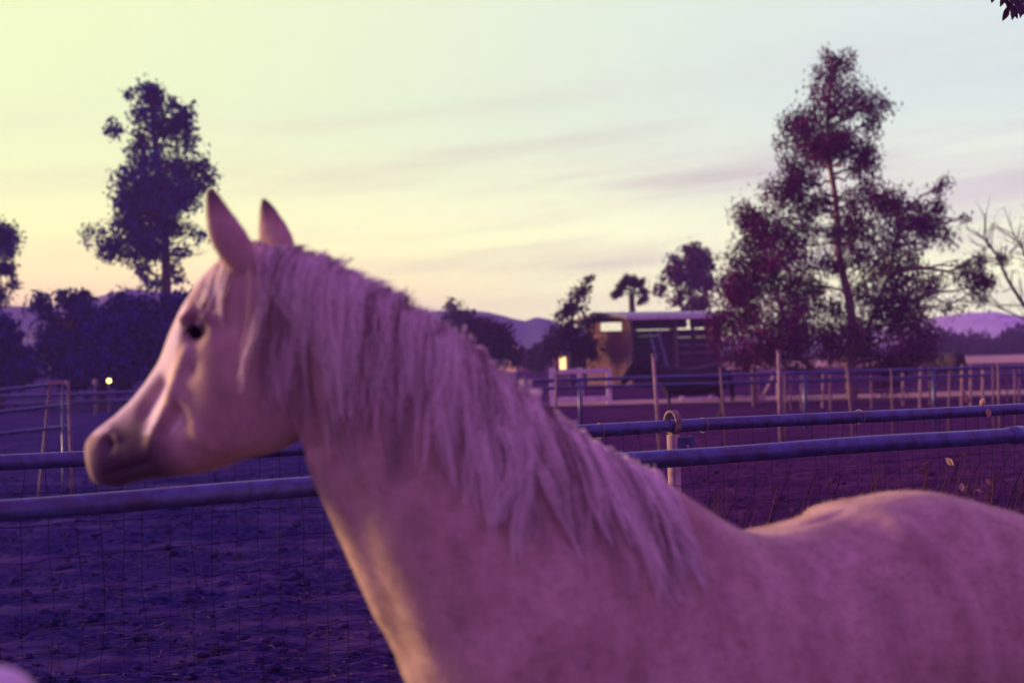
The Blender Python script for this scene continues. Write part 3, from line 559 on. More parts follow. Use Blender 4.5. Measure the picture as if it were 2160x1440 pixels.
# nearer single rail
NA, NB = np.array((-1.45, 3.5, 0)), np.array((2.08, 5.07, 0)); ND = (NB-NA)/np.linalg.norm(NB-NA)
na, nb_ = on_line(0, 1072, NA, ND), on_line(2160, 916, NA, ND)
def near_at(x): return na+(nb_-na)*(x-na[0])/(nb_[0]-na[0])
re_ = empty('rail_fence', (near_at(-0.06)[0], near_at(-0.06)[1], 0), 'nearer single thick pipe rail, passing just below the pale horse\'s chin', 'fence')
xs = np.linspace(-2.6, 3.4, 50); pts = np.array([near_at(x) for x in xs]); pts[:, 2] += 0.006*np.sin(xs*1.3+0.4)+0.0015*np.sin(xs*6); mb = MB(); mb.tube(pts, 0.032*(1+0.02*np.sin(xs*5.3)), 20); part('rail', mb, M['pipe'], re_, True)
c = near_at(2.05); mb = MB(); mb.tube(np.array([c-ND*0.035, c+ND*0.035]), 0.037, 18); part('coupling', mb, M['pipe'], re_, True)
for x in (-0.06, -2.35, 2.32):
    c = near_at(x); mb = MB(); mb.tube(np.array([(c[0], c[1], -0.2), (c[0], c[1], c[2]-0.03)]), 0.03, 14); part('post', mb, M['pipe'], re_, True)
# dry stalks leaning on the fence
st = MB(); sr = np.random.default_rng(31)
for i in range(170):
    x = sr.uniform(0.6, 3.0) if i < 999 else 0; c = near_at(x)+FN*sr.uniform(0.12, 0.45); zt = sr.uniform(1.0, 1.24) if i < 999 else 0; a = sr.normal(0.45, 0.2); ln = sr.uniform(0.12, 0.4)
    p0 = np.array((c[0], c[1], zt-ln)); dv = ND*math.sin(a)+np.array((0, 0, math.cos(a)))
    st.tube(np.array([p0-dv*ln*1.2+sr.normal(size=3)*.01, p0, p0+dv*ln*0.5+sr.normal(size=3)*0.008, p0+dv*ln]), [0.0032, 0.003, 0.0027, 0.0012] if i < 999 else 0, 4, False)
    st.tube(np.array([(p0[0]-0.05, p0[1], 0.0), p0-dv*ln*1.2]), [0.0014, 0.0022], 4, False)
o = part('dry_stalks', st, M['dry'], None, kind='stuff'); tag(o, 'thicket of dry leaning stalks along the wire fence')
# dry vine with curled leaves at the right end
ve = empty('dry_vine', (near_at(2.3)[0], near_at(2.3)[1]+0.3, 0), 'dry vine with curled brown leaves on the fence at the right', 'plant')
vm = MB(); vr = np.random.default_rng(41)
def leaf_mesh(name, ln, wd, m, curl=0.3):
    v, f = [], []
    for i, (t_, w_) in enumerate(((0, 0.06), (0.2, 0.7), (0.45, 1.0), (0.7, 0.75), (0.9, 0.3), (1.0, 0.03))):
        for s in (-1, 0, 1): v.append((s*w_*wd/2, t_*ln, curl*ln*(t_*t_)*0.5+(abs(s)*w_*wd*0.22)))
    for i in range(5):
        for s in range(2): f.append((i*3+s, i*3+s+1, i*3+s+4, i*3+s+3))
    me = bpy.data.meshes.new(name); me.from_pydata(v, [], f); me.materials.append(m); me.polygons.foreach_set('use_smooth', [True]*len(f)); return me
dl = [leaf_mesh('leaf', 0.05, 0.026, M['dryleaf'], 0.5), leaf_mesh('leaf', 0.038, 0.03, M['dryleaf'], 0.9)]
def put_leaf(me, loc, rot, parent, s=1.0):
    o = bpy.data.objects.new('leaf', me); o.location = tuple(loc); o.rotation_euler = rot; o.scale = (s, s, s); link(o, parent); return o
for k in range(9):
    x = vr.uniform(1.75, 2.7); c = near_at(x)+FN*vr.uniform(0.1, 0.35); pts = [np.array((c[0]+0.2, c[1], 0.3))]
    for j in range(7): pts.append(pts[-1]+np.array((vr.normal(-0.035, 0.05), vr.normal(0, 0.02), vr.uniform(0.09, 0.15))))
    vm.tube(np.array(pts), np.linspace(0.004, 0.0018, 8), 5, False)
    for j in range(2, 8):
        for q in range(vr.integers(0, 3)):
            put_leaf(dl[vr.integers(2)], pts[j]+vr.normal(size=3)*0.02, (vr.uniform(-2, 2), vr.uniform(-1, 1), vr.uniform(0, 6.28)), ve, vr.uniform(0.6, 1.1))
part('stem', vm, M['dry'], ve, kind='stuff')
for (px, py) in ((2036, 838), (2043, 852), (2069, 858), (2085, 880)):
    q = on_line(px, py, FA-FN*0.05, FDIR); put_leaf(dl[1], q, (vr.uniform(0.6, 1.4), vr.uniform(-.4, .4), vr.uniform(0, 6.28)), ve, 1.15)
# leaves hanging in at the top right
he = empty('hanging_branch', P(2150, -60, 5.2), 'dark leaves of a branch hanging in at the top right corner', 'branch')
tw = MB(); hr = np.random.default_rng(51); gl = [leaf_mesh('leaf', 0.066, 0.030, M['near_leaf'], 0.15), leaf_mesh('leaf', 0.055, 0.034, M['near_leaf'], 0.25)]
for (x0, y0, x1, y1, rr) in ((2300, -420, 2200, -120, 0.012), (2200, -120, 2135, 5, 0.006), (2200, -120, 2165, 12, 0.005), (2200, -120, 2092, -40, 0.004)):
    tw.tube(curve_pts(P(x0, y0, 5.2), P(x1, y1, 5.2), x0+y1, 6, 0.03), np.linspace(rr, rr*0.5, 6), 6)
part('twig', tw, M['near_leaf'], he)
for (px, py, ang, k, s) in ((2131, 12, 205, 0, 1.0), (2127, 14, 155, 0, 1.05), (2093, -14, 172, 1, 0.8), (2140, -6, 185, 1, 1), (2118, -12, 160, 0, .9), (2150, 2, 178, 1, 1.05), (2158, -4, 195, 0, 1.1), (2146, -10, 168, 0, .8), (2165, 4, 160, 1, 1.1), (2122, 2, 200, 1, 1.0), (2112, -8, 215, 0, .9), (2136, 8, 175, 0, 1.1), (2154, 10, 172, 0, .9), (2144, 4, 190, 1, 1.2), (2128, -16, 190, 1, 1.1), (2152, -20, 182, 0, 1.0), (2175, 0, 175, 0, 1.1)):
    o = bpy.data.objects.new('leaf', gl[k]); d = R(ang); yv = rt*math.sin(d)*-1+up*math.cos(d); zv = -fw*math.cos(hr.uniform(-.6, .6))+rt*0.3; xv = np.cross(yv, zv); xv /= np.linalg.norm(xv); zv = np.cross(xv, yv)
    loc = P(px, py, 5.2+hr.uniform(-.04, .04)); o.matrix_world = Matrix(((xv[0]*s, yv[0]*s, zv[0]*s, loc[0]), (xv[1]*s, yv[1]*s, zv[1]*s, loc[1]), (xv[2]*s, yv[2]*s, zv[2]*s, loc[2]), (0, 0, 0, 1)))
    link(o, he)
# pale rounded post top close to the camera in the lower left corner
q = P(-24, 1408, 1.25); ke = empty('rounded_post', (q[0], q[1], 0), 'pale blurred rounded post top at the lower left corner', 'post')
mb = MB(); a = np.linspace(0, math.pi/2, 8)
mb.tube(np.array([(q[0], q[1], 0.0), (q[0], q[1], q[2]-0.035)]), 0.045, 20); part('post', mb, M['cream_post'], ke, True)
mb = MB(); mb.tube(np.array([(q[0], q[1], q[2]-0.034+0.034*math.sin(x)) for x in a]+[]), [max(0.046*math.cos(x), 0.002) for x in a], 20); part('post_cap', mb, M['cream_post'], ke, True)
# clods of dirt
cr = np.random.default_rng(71); ico = np.array([(0, 0, 1), (.9, 0, .3), (.28, .85, .3), (-.72, .53, .3), (-.72, -.53, .3), (.28, -.85, .3), (.5, .5, -.4), (-.5, .4, -.4), (0, -.7, -.4)])
icf = [(0, 1, 2), (0, 2, 3), (0, 3, 4), (0, 4, 5), (0, 5, 1), (1, 6, 2), (2, 7, 3), (3, 7, 4), (4, 8, 5), (5, 8, 1), (1, 8, 6), (2, 6, 7), (4, 7, 8)]
nc = 5200; yy = 5.2+13*cr.random(nc)**1.6; xx = yy*cr.uniform(-0.5, 0.5, nc); sz = cr.lognormal(-4.15, 0.55, nc).clip(0.005, 0.06)
gz = noise2(xx, yy, 2, 3, 1.1)*0.03
cv = ico[None]*(sz[:, None, None]*cr.uniform(0.6, 1.4, (nc, 9, 1)))*np.array((1.2, 1.0, 0.7))+np.stack((xx, yy, gz+sz*0.25), -1)[:, None]
o = mesh_obj('dirt_clods', cv.reshape(-1, 3), (np.array(icf)[None]+np.arange(nc)[:, None, None]*9).reshape(-1, 3), gm); tag(o, 'crumbled dirt clods scattered over the paddock', None, None, 'stuff')
# loose straw and crumbs on the dirt
sw = np.random.default_rng(61); n = 9000
yy = 5.3+14*sw.random(n)**1.5; xx = yy*sw.uniform(-0.5, 0.5, n)
a = sw.uniform(0, 6.28, n); ln = sw.uniform(0.02, 0.09, n); c3 = np.stack((xx, yy, np.full(n, 0.02)+sw.uniform(0, .02, n)), -1); d3 = np.stack((np.cos(a), np.sin(a)*0.6, sw.normal(0, 0.12, n)), -1)
s3 = np.stack((-np.sin(a), np.cos(a), np.ones(n)*0.6), -1)*0.004
v = np.stack((c3-d3*ln[:, None]/2-s3, c3-d3*ln[:, None]/2+s3, c3+d3*ln[:, None]/2+s3, c3+d3*ln[:, None]/2-s3), 1).reshape(-1, 3)
o = mesh_obj('straw', v, np.arange(4*n).reshape(n, 4), M['straw']); tag(o, 'loose straw scattered over the trampled dirt', None, None, 'stuff')
# ------------------------------------------------------------------ horses: modelled straight in (s forward, t to its left, z up), then bent along the path
def catmull(P_, per):
    P_ = np.asarray(P_, float); n = len(P_); Q = np.concatenate((2*P_[:1]-P_[1:2], P_, 2*P_[-1:]-P_[-2:-1])); out = []
    for i in range(n-1):
        p0, p1, p2, p3 = Q[i:i+4]
        for t in np.linspace(0, 1, per, endpoint=False):
            out.append(0.5*(2*p1+(p2-p0)*t+(2*p0-5*p1+4*p2-p3)*t*t+(3*p1-p0-3*p2+p3)*t**3))
    out.append(P_[-1]); return np.array(out)
def loft(mb, st, per=5, n=28, t0=0.0):
    """stations: (Ts,Tz, Bs,Bz, half width, skew, roundness)"""
    S = catmull(st, per); m = len(S); ang = np.arange(n)*2*math.pi/n; V = []
    for q in S:
        T, B, wd, sk, ro = q[:2], q[2:4], q[4], q[5], q[6]; c = (T+B)/2; h = (T-B)/2
        v = np.cos(ang); u = np.sin(ang); v = np.sign(v)*abs(v)**ro; u = np.sign(u)*abs(u)**ro
        tt = wd*u*(1+sk*v)
        V.append(np.stack((c[0]+h[0]*v, t0+tt, c[1]+h[1]*v), -1))
    f = [(i*n+j, (i+1)*n+j, (i+1)*n+(j+1) % n, i*n+(j+1) % n) for i in range(m-1) for j in range(n)]
    f += [tuple(range(n)), tuple((m-1)*n+j for j in range(n))[::-1]]
    mb.add(np.concatenate(V), f)
def leg(mb, st, side):
    S = catmull(st, 5); n = 16; ang = np.arange(n)*2*math.pi/n; m = len(S); V = []
    for s, z, t, rs, rt_ in S: V.append(np.stack((s+rs*np.cos(ang), side*t+rt_*np.sin(ang), np.full(n, z)), -1))
    f = [(i*n+j, i*n+(j+1) % n, (i+1)*n+(j+1) % n, (i+1)*n+j) for i in range(m-1) for j in range(n)]
    f += [tuple(range(n))[::-1], tuple((m-1)*n+j for j in range(n))]
    mb.add(np.concatenate(V), f)
FORE = [(0.30, 1.06, .115, .13, .07), (0.25, 0.92, .125, .105, .07), (0.22, 0.78, .125, .07, .058), (0.215, 0.62, .12, .052, .046), (0.215, 0.50, .12, .044, .042), (0.215, 0.45, .12, .042, .04), (0.205, 0.32, .12, .03, .027), (0.205, 0.20, .12, .034, .03), (0.21, 0.155, .12, .04, .034), (0.24, 0.09, .12, .033, .031), (0.25, 0.06, .12, .048, .046), (0.26, 0.0, .12, .058, .055)]
HIND = [(-0.76, 1.10, .14, .20, .10), (-0.78, 0.95, .15, .20, .105), (-0.76, 0.82, .15, .16, .09), (-0.82, 0.68, .14, .10, .066), (-0.89, 0.56, .135, .066, .048), (-0.925, 0.48, .13, .056, .042), (-0.92, 0.40, .13, .042, .036), (-0.905, 0.28, .13, .033, .029), (-0.90, 0.155, .13, .042, .036), (-0.87, 0.09, .13, .034, .032), (-0.86, 0.06, .13, .05, .047), (-0.85, 0.0, .13, .06, .056)]
def remesh(mb, voxel, sm):
    me = bpy.data.meshes.new('tmp'); me.from_pydata([tuple(x) for x in np.concatenate(mb.v)], [], mb.f); me.update()
    bm = bmesh.new(); bm.from_mesh(me); bmesh.ops.recalc_face_normals(bm, faces=bm.faces); bm.to_mesh(me); bm.free()
    o = bpy.data.objects.new('tmp', me); scene.collection.objects.link(o)
    md = o.modifiers.new('r', 'REMESH'); md.mode = 'VOXEL'; md.voxel_size = voxel
    m2 = o.modifiers.new('s', 'SMOOTH'); m2.factor = 0.5; m2.iterations = sm
    dg = bpy.context.evaluated_depsgraph_get(); ev = o.evaluated_get(dg); r_ = bpy.data.meshes.new_from_object(ev)
    bpy.data.objects.remove(o); n = len(r_.vertices); co = np.empty(n*3); r_.vertices.foreach_get('co', co); return r_, co.reshape(-1, 3)
def normals(me):
    n = np.empty(len(me.vertices)*3); me.vertex_normals.foreach_get('vector', n); return n.reshape(-1, 3)
def set_co(me, co): me.vertices.foreach_set('co', np.asarray(co, np.float32).ravel()); me.update()

# path of the pale horse on the ground: body comes forward to the left, neck and head turn away
TB, TH = R(-27), R(15)
ss = np.linspace(-1.6, 1.9, 1401); hd = TB+(TH-TB)*np.clip((ss-0.10)/0.68, 0, 1)**2*(3-2*np.clip((ss-0.10)/0.68, 0, 1))
dx, dy = -np.cos(hd), np.sin(hd); px_ = np.cumsum(dx)*(ss[1]-ss[0]); py_ = np.cumsum(dy)*(ss[1]-ss[0])
i0 = np.argmin(abs(ss)); W0 = np.array((0.300, 2.45)); px_ += W0[0]-px_[i0]; py_ += W0[1]-py_[i0]
nx_, ny_ = -np.sin(hd), -np.cos(hd)
def bend(co):
    s, t, z = co[:, 0], co[:, 1], co[:, 2]
    return np.stack((np.interp(s, ss, px_)+t*np.interp(s, ss, nx_), np.interp(s, ss, py_)+t*np.interp(s, ss, ny_), z), -1)
def SZ(px, py, t=0.0):
    d = fw*FPX+rt*(px-1080)-up*(py-720); qx, qy = px_+t*nx_, py_+t*ny_; r_ = qx/qy-d[0]/d[1]
    k = np.where(np.sign(r_[:-1]) != np.sign(r_[1:]))[0]; k = k[np.argmin(abs(ss[k]-0.2))] if len(k) else np.argmin(abs(r_))
    fr = r_[k]/(r_[k]-r_[k+1]) if r_[k] != r_[k+1] else 0.0; s = ss[k]+fr*(ss[1]-ss[0]); y = qy[k]+fr*(qy[k+1]-qy[k])
    return np.array((s, CAM[2]+d[2]/d[1]*y))
def ST(T, B, wd, sk=0.0, ro=1.0):
    T = SZ(*T) if T[0] > 5 else np.array(T); B = SZ(*B) if B[0] > 5 else np.array(B); return (*T, *B, wd, sk, ro)
hb = MB()
BODY = [ST((-1.13, 1.08), (-1.08, .86), .06), ST((-1.07, 1.21), (-1.04, .76), .15, 0, .9), ST((-.97, 1.30), (-.95, .72), .215, -.05, .9), ST((2080, 1066), (-.84, .73), .25, -.05, .9), ST((1955, 1036), (-.70, .76), .265, -.12, .92), ST((1850, 1046), (-.58, .79), .262, -.12, .92),
        ST((1720, 1086), (-.42, .77), .275, -.1, .92), ST((1640, 1114), (-.30, .74), .285, -.1, .92), ST((1560, 1122), (-.18, .72), .28, -.14, .92), ST((1480, 1080), (-.05, .72), .262, -.25, .92), ST((1400, 1020), (.13, .76), .245, -.4, .92), ST((1325, 985), (.32, .83), .228, -.45, .92),
        ST((1245, 940), (.46, .93), .205, -.42, .95), ST((1150, 870), (.52, 1.06), .175, -.36), ST((1040, 782), (780, 1262), .132, -.25), ST((930, 692), (735, 1165), .106, -.15), ST((830, 622), (695, 1075), .092, -.12), ST((720, 566), (655, 975), .084, -.1), ST((625, 522), (640, 880), .074), ST((565, 530), (605, 770), .05)]
loft(hb, BODY, 5, 36)
HEAD = [ST((548, 505), (740, 690), .045, .1), ST((500, 530), (730, 790), .066, .12), ST((446, 578), (705, 862), .082, .12), ST((399, 631), (668, 912), .088, .06), ST((366, 693), (600, 946), .084, -.10), ST((335, 762), (520, 968), .070, -.42), ST((290, 826), (440, 995), .058, -.5), ST((246, 872), (372, 1005), .052, -.42), ST((208, 903), (318, 1010), .044, -.15), ST((184, 931), (286, 1016), .041, -.1), ST((188, 968), (258, 1024), .037, .0), ST((200, 1008), (238, 1026), .030)]
loft(hb, HEAD, 5, 30)
# ears: pointed cupped leaves standing on the poll
for sd in (1, -1):
    tb, tt_ = 0.045, 0.085; V = []; n = 14; m = 12; ang = np.arange(n)*2*math.pi/n
    c0, c1 = (SZ(553, 578), SZ(487, 402)) if sd > 0 else (SZ(580, 565), SZ(512, 404))
    for i in range(m):
        k = i/(m-1); c = c0*(1-k)+c1*k+np.array((-0.020, 0.0))*math.sin(k*math.pi)*(-0.35); wd = 0.043*(1-k)**0.72*(0.72+0.75*math.sin(min(k*2.6, 1.57)))*0.86+0.003; th = 0.017*(1-k)**0.5+0.004
        ax = (c1-c0)/np.linalg.norm(c1-c0); pv = np.array((-ax[1], ax[0]))
        for a in ang:
            q = c+pv*math.cos(a)*wd; V.append((q[0], sd*(tb*(1-k)+tt_*k+0.010*math.sin(k*3.14)+th*math.sin(a)), q[1]))
    f = [(i*n+j, i*n+(j+1) % n, (i+1)*n+(j+1) % n, (i+1)*n+j) for i in range(m-1) for j in range(n)]+[tuple(range(n))[::-1], tuple((m-1)*n+j for j in range(n))]
    hb.add(V, f)
leg(hb, FORE, 1); leg(hb, [(a+(0.17 if z < 1.0 else 0.10), z, t, x, y) for a, z, t, x, y in FORE], -1)
leg(hb, HIND, 1); leg(hb, [(a-0.10 if z < 0.8 else a, z, t, x, y) for a, z, t, x, y in HIND], -1)
hm, hc = remesh(hb, 0.007, 7)
def feature(pts, sig, amp, t=0.08, tmin=0.02, both=True):
    """raise (+) or sink (-) the surface along a polyline given in the picture on the near side"""
    global hc
    q = np.array([SZ(a, c, t) for a, c in pts]); best = np.full(len(hc), 9.0)
    for a, c in zip(q[:-1], q[1:]) if len(q) > 1 else [(q[0], q[0]+1e-5)]:
        ab = c-a; k = np.clip(((hc[:, [0, 2]]-a)@ab)/(ab@ab+1e-12), 0, 1); best = np.minimum(best, np.linalg.norm(hc[:, [0, 2]]-a-k[:, None]*ab, axis=1))
    m = (abs(hc[:, 1]) > tmin); set_co(hm, hc); hc = hc+normals(hm)*(amp*np.exp(-(best/sig)**2)*m)[:, None]
feature([(402, 650), (402, 690)], 0.020, -0.010, .085); feature([(402, 702)], 0.026, -0.014, .085); feature([(405, 777)], 0.02, -0.007, .08); feature([(401, 890)], 0.018, -0.008, .065)                               # eye socket
feature([(372, 672), (392, 655), (425, 668)], 0.012, 0.010, .08)         # brow
feature([(360, 830), (372, 790), (395, 745)], 0.014, 0.008, .07)         # facial crest
feature([(320, 930), (350, 860), (370, 825)], 0.017, 0.008, .06)         # cheek tendon
feature([(390, 850), (420, 905), (450, 940)], 0.016, 0.008, .06)         # jaw edge of the cheek
feature([(350, 905), (385, 870)], 0.018, -0.011, .06)
feature([(300, 865), (335, 810)], 0.018, -0.011, .05)
feature([(480, 800), (540, 830)], 0.075, 0.012, .08)                     # round cheek
feature([(600, 700), (640, 850), (650, 940)], 0.024, -0.020, .085)        # groove behind the jaw
feature([(450, 640), (470, 680)], 0.03, -0.011, .08)
feature([(222, 935)], 0.014, -0.017, .045)                               # nostril
feature([(205, 925), (222, 912), (240, 925)], 0.008, 0.005, .045)
feature([(228, 1000), (280, 985), (320, 975)], 0.007, -0.007, .04, 0.01)   # mouth
feature([(680, 900), (730, 1060), (790, 1230), (850, 1380)], 0.030, -0.010, .11)      # jugular groove
feature([(690, 960), (740, 1130), (800, 1300)], 0.025, 0.005, .09)
feature([(1330, 1020), (1180, 1180), (1020, 1330)], 0.05, -0.012, .18)     # front edge of the shoulder
feature([(1420, 1090), (1320, 1260), (1180, 1420)], 0.09, 0.012, .22)      # shoulder blade
feature([(1500, 1160), (1440, 1330), (1400, 1440)], 0.06, -0.014, .25)
feature([(2000, 1140), (2040, 1230), (2065, 1330), (2075, 1430)], 0.035, 0.018, .26)    # point of hip, front of the thigh
feature([(1930, 1200), (1950, 1320), (1970, 1440)], 0.06, -0.02, .27)      # flank
feature([(1650, 1200), (1750, 1300)], 0.12, 0.008, .28)
g = np.exp(-(hc[:, 1]/0.028)**2)*np.clip((hc[:, 0]-0.42)/0.08, 0, 1)*np.clip((1.28-hc[:, 2])/0.08, 0, 1)*np.clip((hc[:, 2]-0.85)/0.08, 0, 1); set_co(hm, hc); hc = hc-normals(hm)*(0.035*g)[:, None]  # groove of the breast
set_co(hm, hc)
# hollow of the ears (they open forward)
HS = hc.copy()                                                             # straight shape kept for the mane and the coat
bvh = BVHTree.FromPolygons([tuple(x) for x in HS], [tuple(p.vertices) for p in hm.polygons])
NS = normals(hm).copy()
col = np.ones((len(HS), 4)); 
def dist_px(px, py, t): q = SZ(px, py, t); return np.linalg.norm(HS[:, [0, 2]]-q, axis=1)
muz = np.maximum(np.clip(1-(dist_px(275, 985, 0.04)-0.065)/0.07, 0, 1), 0.55*np.clip(1-(dist_px(400, 690, 0.085)-0.020)/0.040, 0, 1)); tip = SZ(210, 960); 
front = np.clip((NS[:, 0]-0.22)/0.22, 0, 1)*(abs(HS[:, 1]) < 0.06)*(HS[:, 0] > SZ(420, 620)[0])*(HS[:, 2] > SZ(190, 915)[1])  # pale nose bridge strip: cream rim light put into the coat colour
hoofm = (HS[:, 2] < 0.062)*1.0; earm = np.clip((HS[:, 2]-SZ(500, 470)[1])/0.05, 0, 1)
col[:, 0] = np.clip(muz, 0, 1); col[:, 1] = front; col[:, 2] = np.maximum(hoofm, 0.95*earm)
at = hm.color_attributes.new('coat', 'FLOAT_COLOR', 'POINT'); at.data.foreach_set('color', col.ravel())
cm = bpy.data.materials.new('palomino_coat'); cm.use_nodes = True; t = cm.node_tree; b = t.nodes['Principled BSDF']; b.inputs['Roughness'].default_value = 0.75; b.inputs['Specular IOR Level'].default_value = 0.2
b.inputs['Sheen Weight'].default_value = 0.25; b.inputs['Sheen Roughness'].default_value = 0.4; b.inputs['Sheen Tint'].default_value = (1, 0.8, 0.6, 1)
tcn = N(t, 'ShaderNodeTexCoord'); n1 = N(t, 'ShaderNodeTexNoise', _2=8.0, _3=7.0, _4=0.65); mpc = N(t, 'ShaderNodeMapping'); mpc.inputs['Scale'].default_value = (1.3, 1.3, 0.75); L(t, tcn.outputs['Object'], mpc.inputs[0]); L(t, mpc.outputs[0], n1.inputs['Vector']); n2 = N(t, 'ShaderNodeTexNoise', _2=60.0, _3=4.0, _4=0.6); L(t, tcn.outputs['Object'], n2.inputs['Vector'])
c = mix_col(t, mrange(t, n1.outputs['Fac'], 0.32, 0.68), (0.40, 0.275, 0.18), (0.60, 0.445, 0.295)); c = mix_col(t, math_node(t, 'MULTIPLY', n2.outputs['Fac'], 0.35), c, (0.36, 0.24, 0.16))
va = N(t, 'ShaderNodeVertexColor', layer_name='coat'); sp = N(t, 'ShaderNodeSeparateColor'); L(t, va.outputs[0], sp.inputs[0])
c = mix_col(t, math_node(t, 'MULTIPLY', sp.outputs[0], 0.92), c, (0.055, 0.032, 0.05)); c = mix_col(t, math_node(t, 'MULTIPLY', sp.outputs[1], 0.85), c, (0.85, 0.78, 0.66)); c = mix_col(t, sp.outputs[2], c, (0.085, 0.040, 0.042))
L(t, c, b.inputs['Base Color'])
bp = N(t, 'ShaderNodeBump'); bp.inputs['Strength'].default_value = 0.25; bp.inputs['Distance'].default_value = 0.004; L(t, n2.outputs['Fac'], bp.inputs['Height']); L(t, bp.outputs[0], b.inputs['Normal'])
he_ = empty('horse', (W0[0], W0[1], 0), 'pale palomino horse in profile facing left, large in the foreground', 'horse')
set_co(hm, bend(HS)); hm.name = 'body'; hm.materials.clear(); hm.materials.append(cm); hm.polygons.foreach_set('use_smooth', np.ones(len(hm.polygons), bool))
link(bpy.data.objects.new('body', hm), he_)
def surf_t(s, z, sd=1):
    h = bvh.ray_cast(Vector((s, sd*0.6, z)), Vector((0, -sd, 0)))
    return h[0].y if h[0] is not None else None
# eyes
for sd in (1, -1):
    q = SZ(398, 702, .085); ty = surf_t(q[0], q[1], sd) or 0.08*sd
    bm = bmesh.new(); bmesh.ops.create_uvsphere(bm, u_segments=20, v_segments=14, radius=0.024); me = bpy.data.meshes.new('eye')
    for v in bm.verts: v.co.z *= 0.85
    bm.to_mesh(me); bm.free(); co = np.array([v.co for v in me.vertices])+np.array((q[0], ty-sd*0.012, q[1])); set_co(me, bend(co)); me.materials.append(M['eye']); me.polygons.foreach_set('use_smooth', [True]*len(me.polygons)); link(bpy.data.objects.new('eye', me), he_)
    V = []; mb = MB()                                                        # upper lid
    p = []
    for a in np.linspace(0.1, 3.04, 10):
        sx_, sz_ = q[0]+0.024*math.cos(a), q[1]+0.015*math.sin(a); tv = surf_t(sx_, sz_, sd); p.append((sx_, (tv if tv is not None else ty)+sd*0.0015, sz_))
    mb.tube(np.array(p), np.array([.002]+[.0045]*8+[.002]), 6); mb.v = [bend(np.concatenate(mb.v))]; part('eyelid', mb, M['hoof'], he_, True)
# strands
def strands(lines, r0, name, mtl, parent, kind='stuff', r1=0.0004, val=None, flat=False):
    V, Fc = [], []; m = len(lines[0]); k = 0
    P_ = np.array(lines); nl = len(P_)
    tg = np.gradient(P_, axis=1); tg /= np.linalg.norm(tg, axis=2)[..., None]+1e-9
    u = np.cross(tg, np.array((0.35, -0.8, 0.5))); u /= np.linalg.norm(u, axis=2)[..., None]+1e-9; v = np.cross(tg, u)
    rad = np.linspace(r0, r1, m)[None, :, None]*rng.uniform(0.7, 1.3, (nl, 1, 1))
    ring = np.stack([P_+rad*(math.cos(a)*u+math.sin(a)*v) for a in (0, 2.094, 4.189)], 2)      # nl,m,3,3
    V = ring.reshape(-1, 3); base = (np.arange(nl)[:, None, None]*m+np.arange(m-1)[None, :, None])*3+np.arange(3)[None, None, :]
    nxt = (np.arange(nl)[:, None, None]*m+np.arange(m-1)[None, :, None])*3+((np.arange(3)+1) % 3)[None, None, :]
    f = np.stack((base, nxt, nxt+3, base+3), -1)
    f = (f[:, :, :1] if flat else f).reshape(-1, 4)
    o = mesh_obj(name, V, f, mtl, parent, True)
    vv = np.repeat(np.asarray(val if val is not None else rng.uniform(0.5, 1.0, nl), float), m*3); at = o.data.color_attributes.new('lock', 'FLOAT_COLOR', 'POINT'); at.data.foreach_set('color', np.stack((vv, vv, vv, vv*0+1), -1).ravel())
    return tag(o, kind=kind)
crest = np.array([SZ(a, c) for a, c in ((585, 507), (610, 510), (650, 522), (720, 554), (780, 590), (850, 622), (900, 655), (940, 694), (1000, 742), (1050, 782), (1120, 842), (1200, 902), (1280, 960), (1330, 984), (1390, 1014))])
cl = np.concatenate(((0,), np.cumsum(np.linalg.norm(np.diff(crest, axis=0), axis=1)))); cl /= cl[-1]
mr = np.random.default_rng(77); lines = []; MS = 15; lockv = []; linev = []
def hang(s, z, zz, ss_, extra):
    tv = surf_t(ss_, zz); return tv
for lk in range(185):
    k = mr.random()*0.95; s0 = np.interp(k, cl, crest[:, 0]); z0 = np.interp(k, cl, crest[:, 1])
    h_ = bvh.ray_cast(Vector((s0, 0.0, 2.6)), Vector((0, 0, -1))); z0 = h_[0].z if h_[0] is not None and abs(h_[0].z-z0) < 0.05 else z0-0.01
    ln = np.interp(k, (0, .15, .4, .6, .8, .93, 1), (.29, .33, .28, .28, .27, .20, .10))*mr.uniform(0.5, 1.12)
    lockv.append(mr.uniform(0, 0.25) if mr.random() < 0.36 else mr.uniform(0.6, 1.0)); drift = np.interp(k, (0, .2, .5, .8, 1), (-.01, .0, -.005, -.03, -.06))+mr.normal()*0.022; wav = mr.normal()*0.010; ph = mr.uniform(0, 6.28); lift = mr.uniform(0.001, 0.012); wid = mr.uniform(0.006, 0.018)
    ns = mr.integers(10, 26)
    offs = mr.normal(size=(ns, 3))
    for q in range(ns):
        pts = []; l2 = ln*mr.uniform(0.7, 1.05); o0 = offs[q]; last = 0.012
        root_t = mr.uniform(-0.018, 0.012)
        for i in range(MS):
            x = i/(MS-1); fall = x*l2
            s = s0+o0[0]*wid*(1.1-0.75*x)+drift*x*l2/0.28+wav*math.sin(x*4+ph)+0.0025*math.sin(x*11+o0[1]*3)
            arch = 0.004*math.sin(min(x*7, math.pi))
            z = z0+0.004-fall*(0.15+0.85*min(1, x*2.2))+arch
            tv = surf_t(s, min(z, z0-0.004)); tv = tv if tv is not None else last; tv = max(tv, 0.0)
            tgt = tv+lift*(0.4+0.6*x)+abs(o0[2])*0.004
            b_ = min(1.0, x*6.0); tcur = root_t*(1-b_)+tgt*b_; last = tv if tv > 0 else last
            pts.append((s, tcur, z))
        lines.append(pts); linev.append(np.clip(lockv[-1]+mr.normal()*0.12, 0, 1))
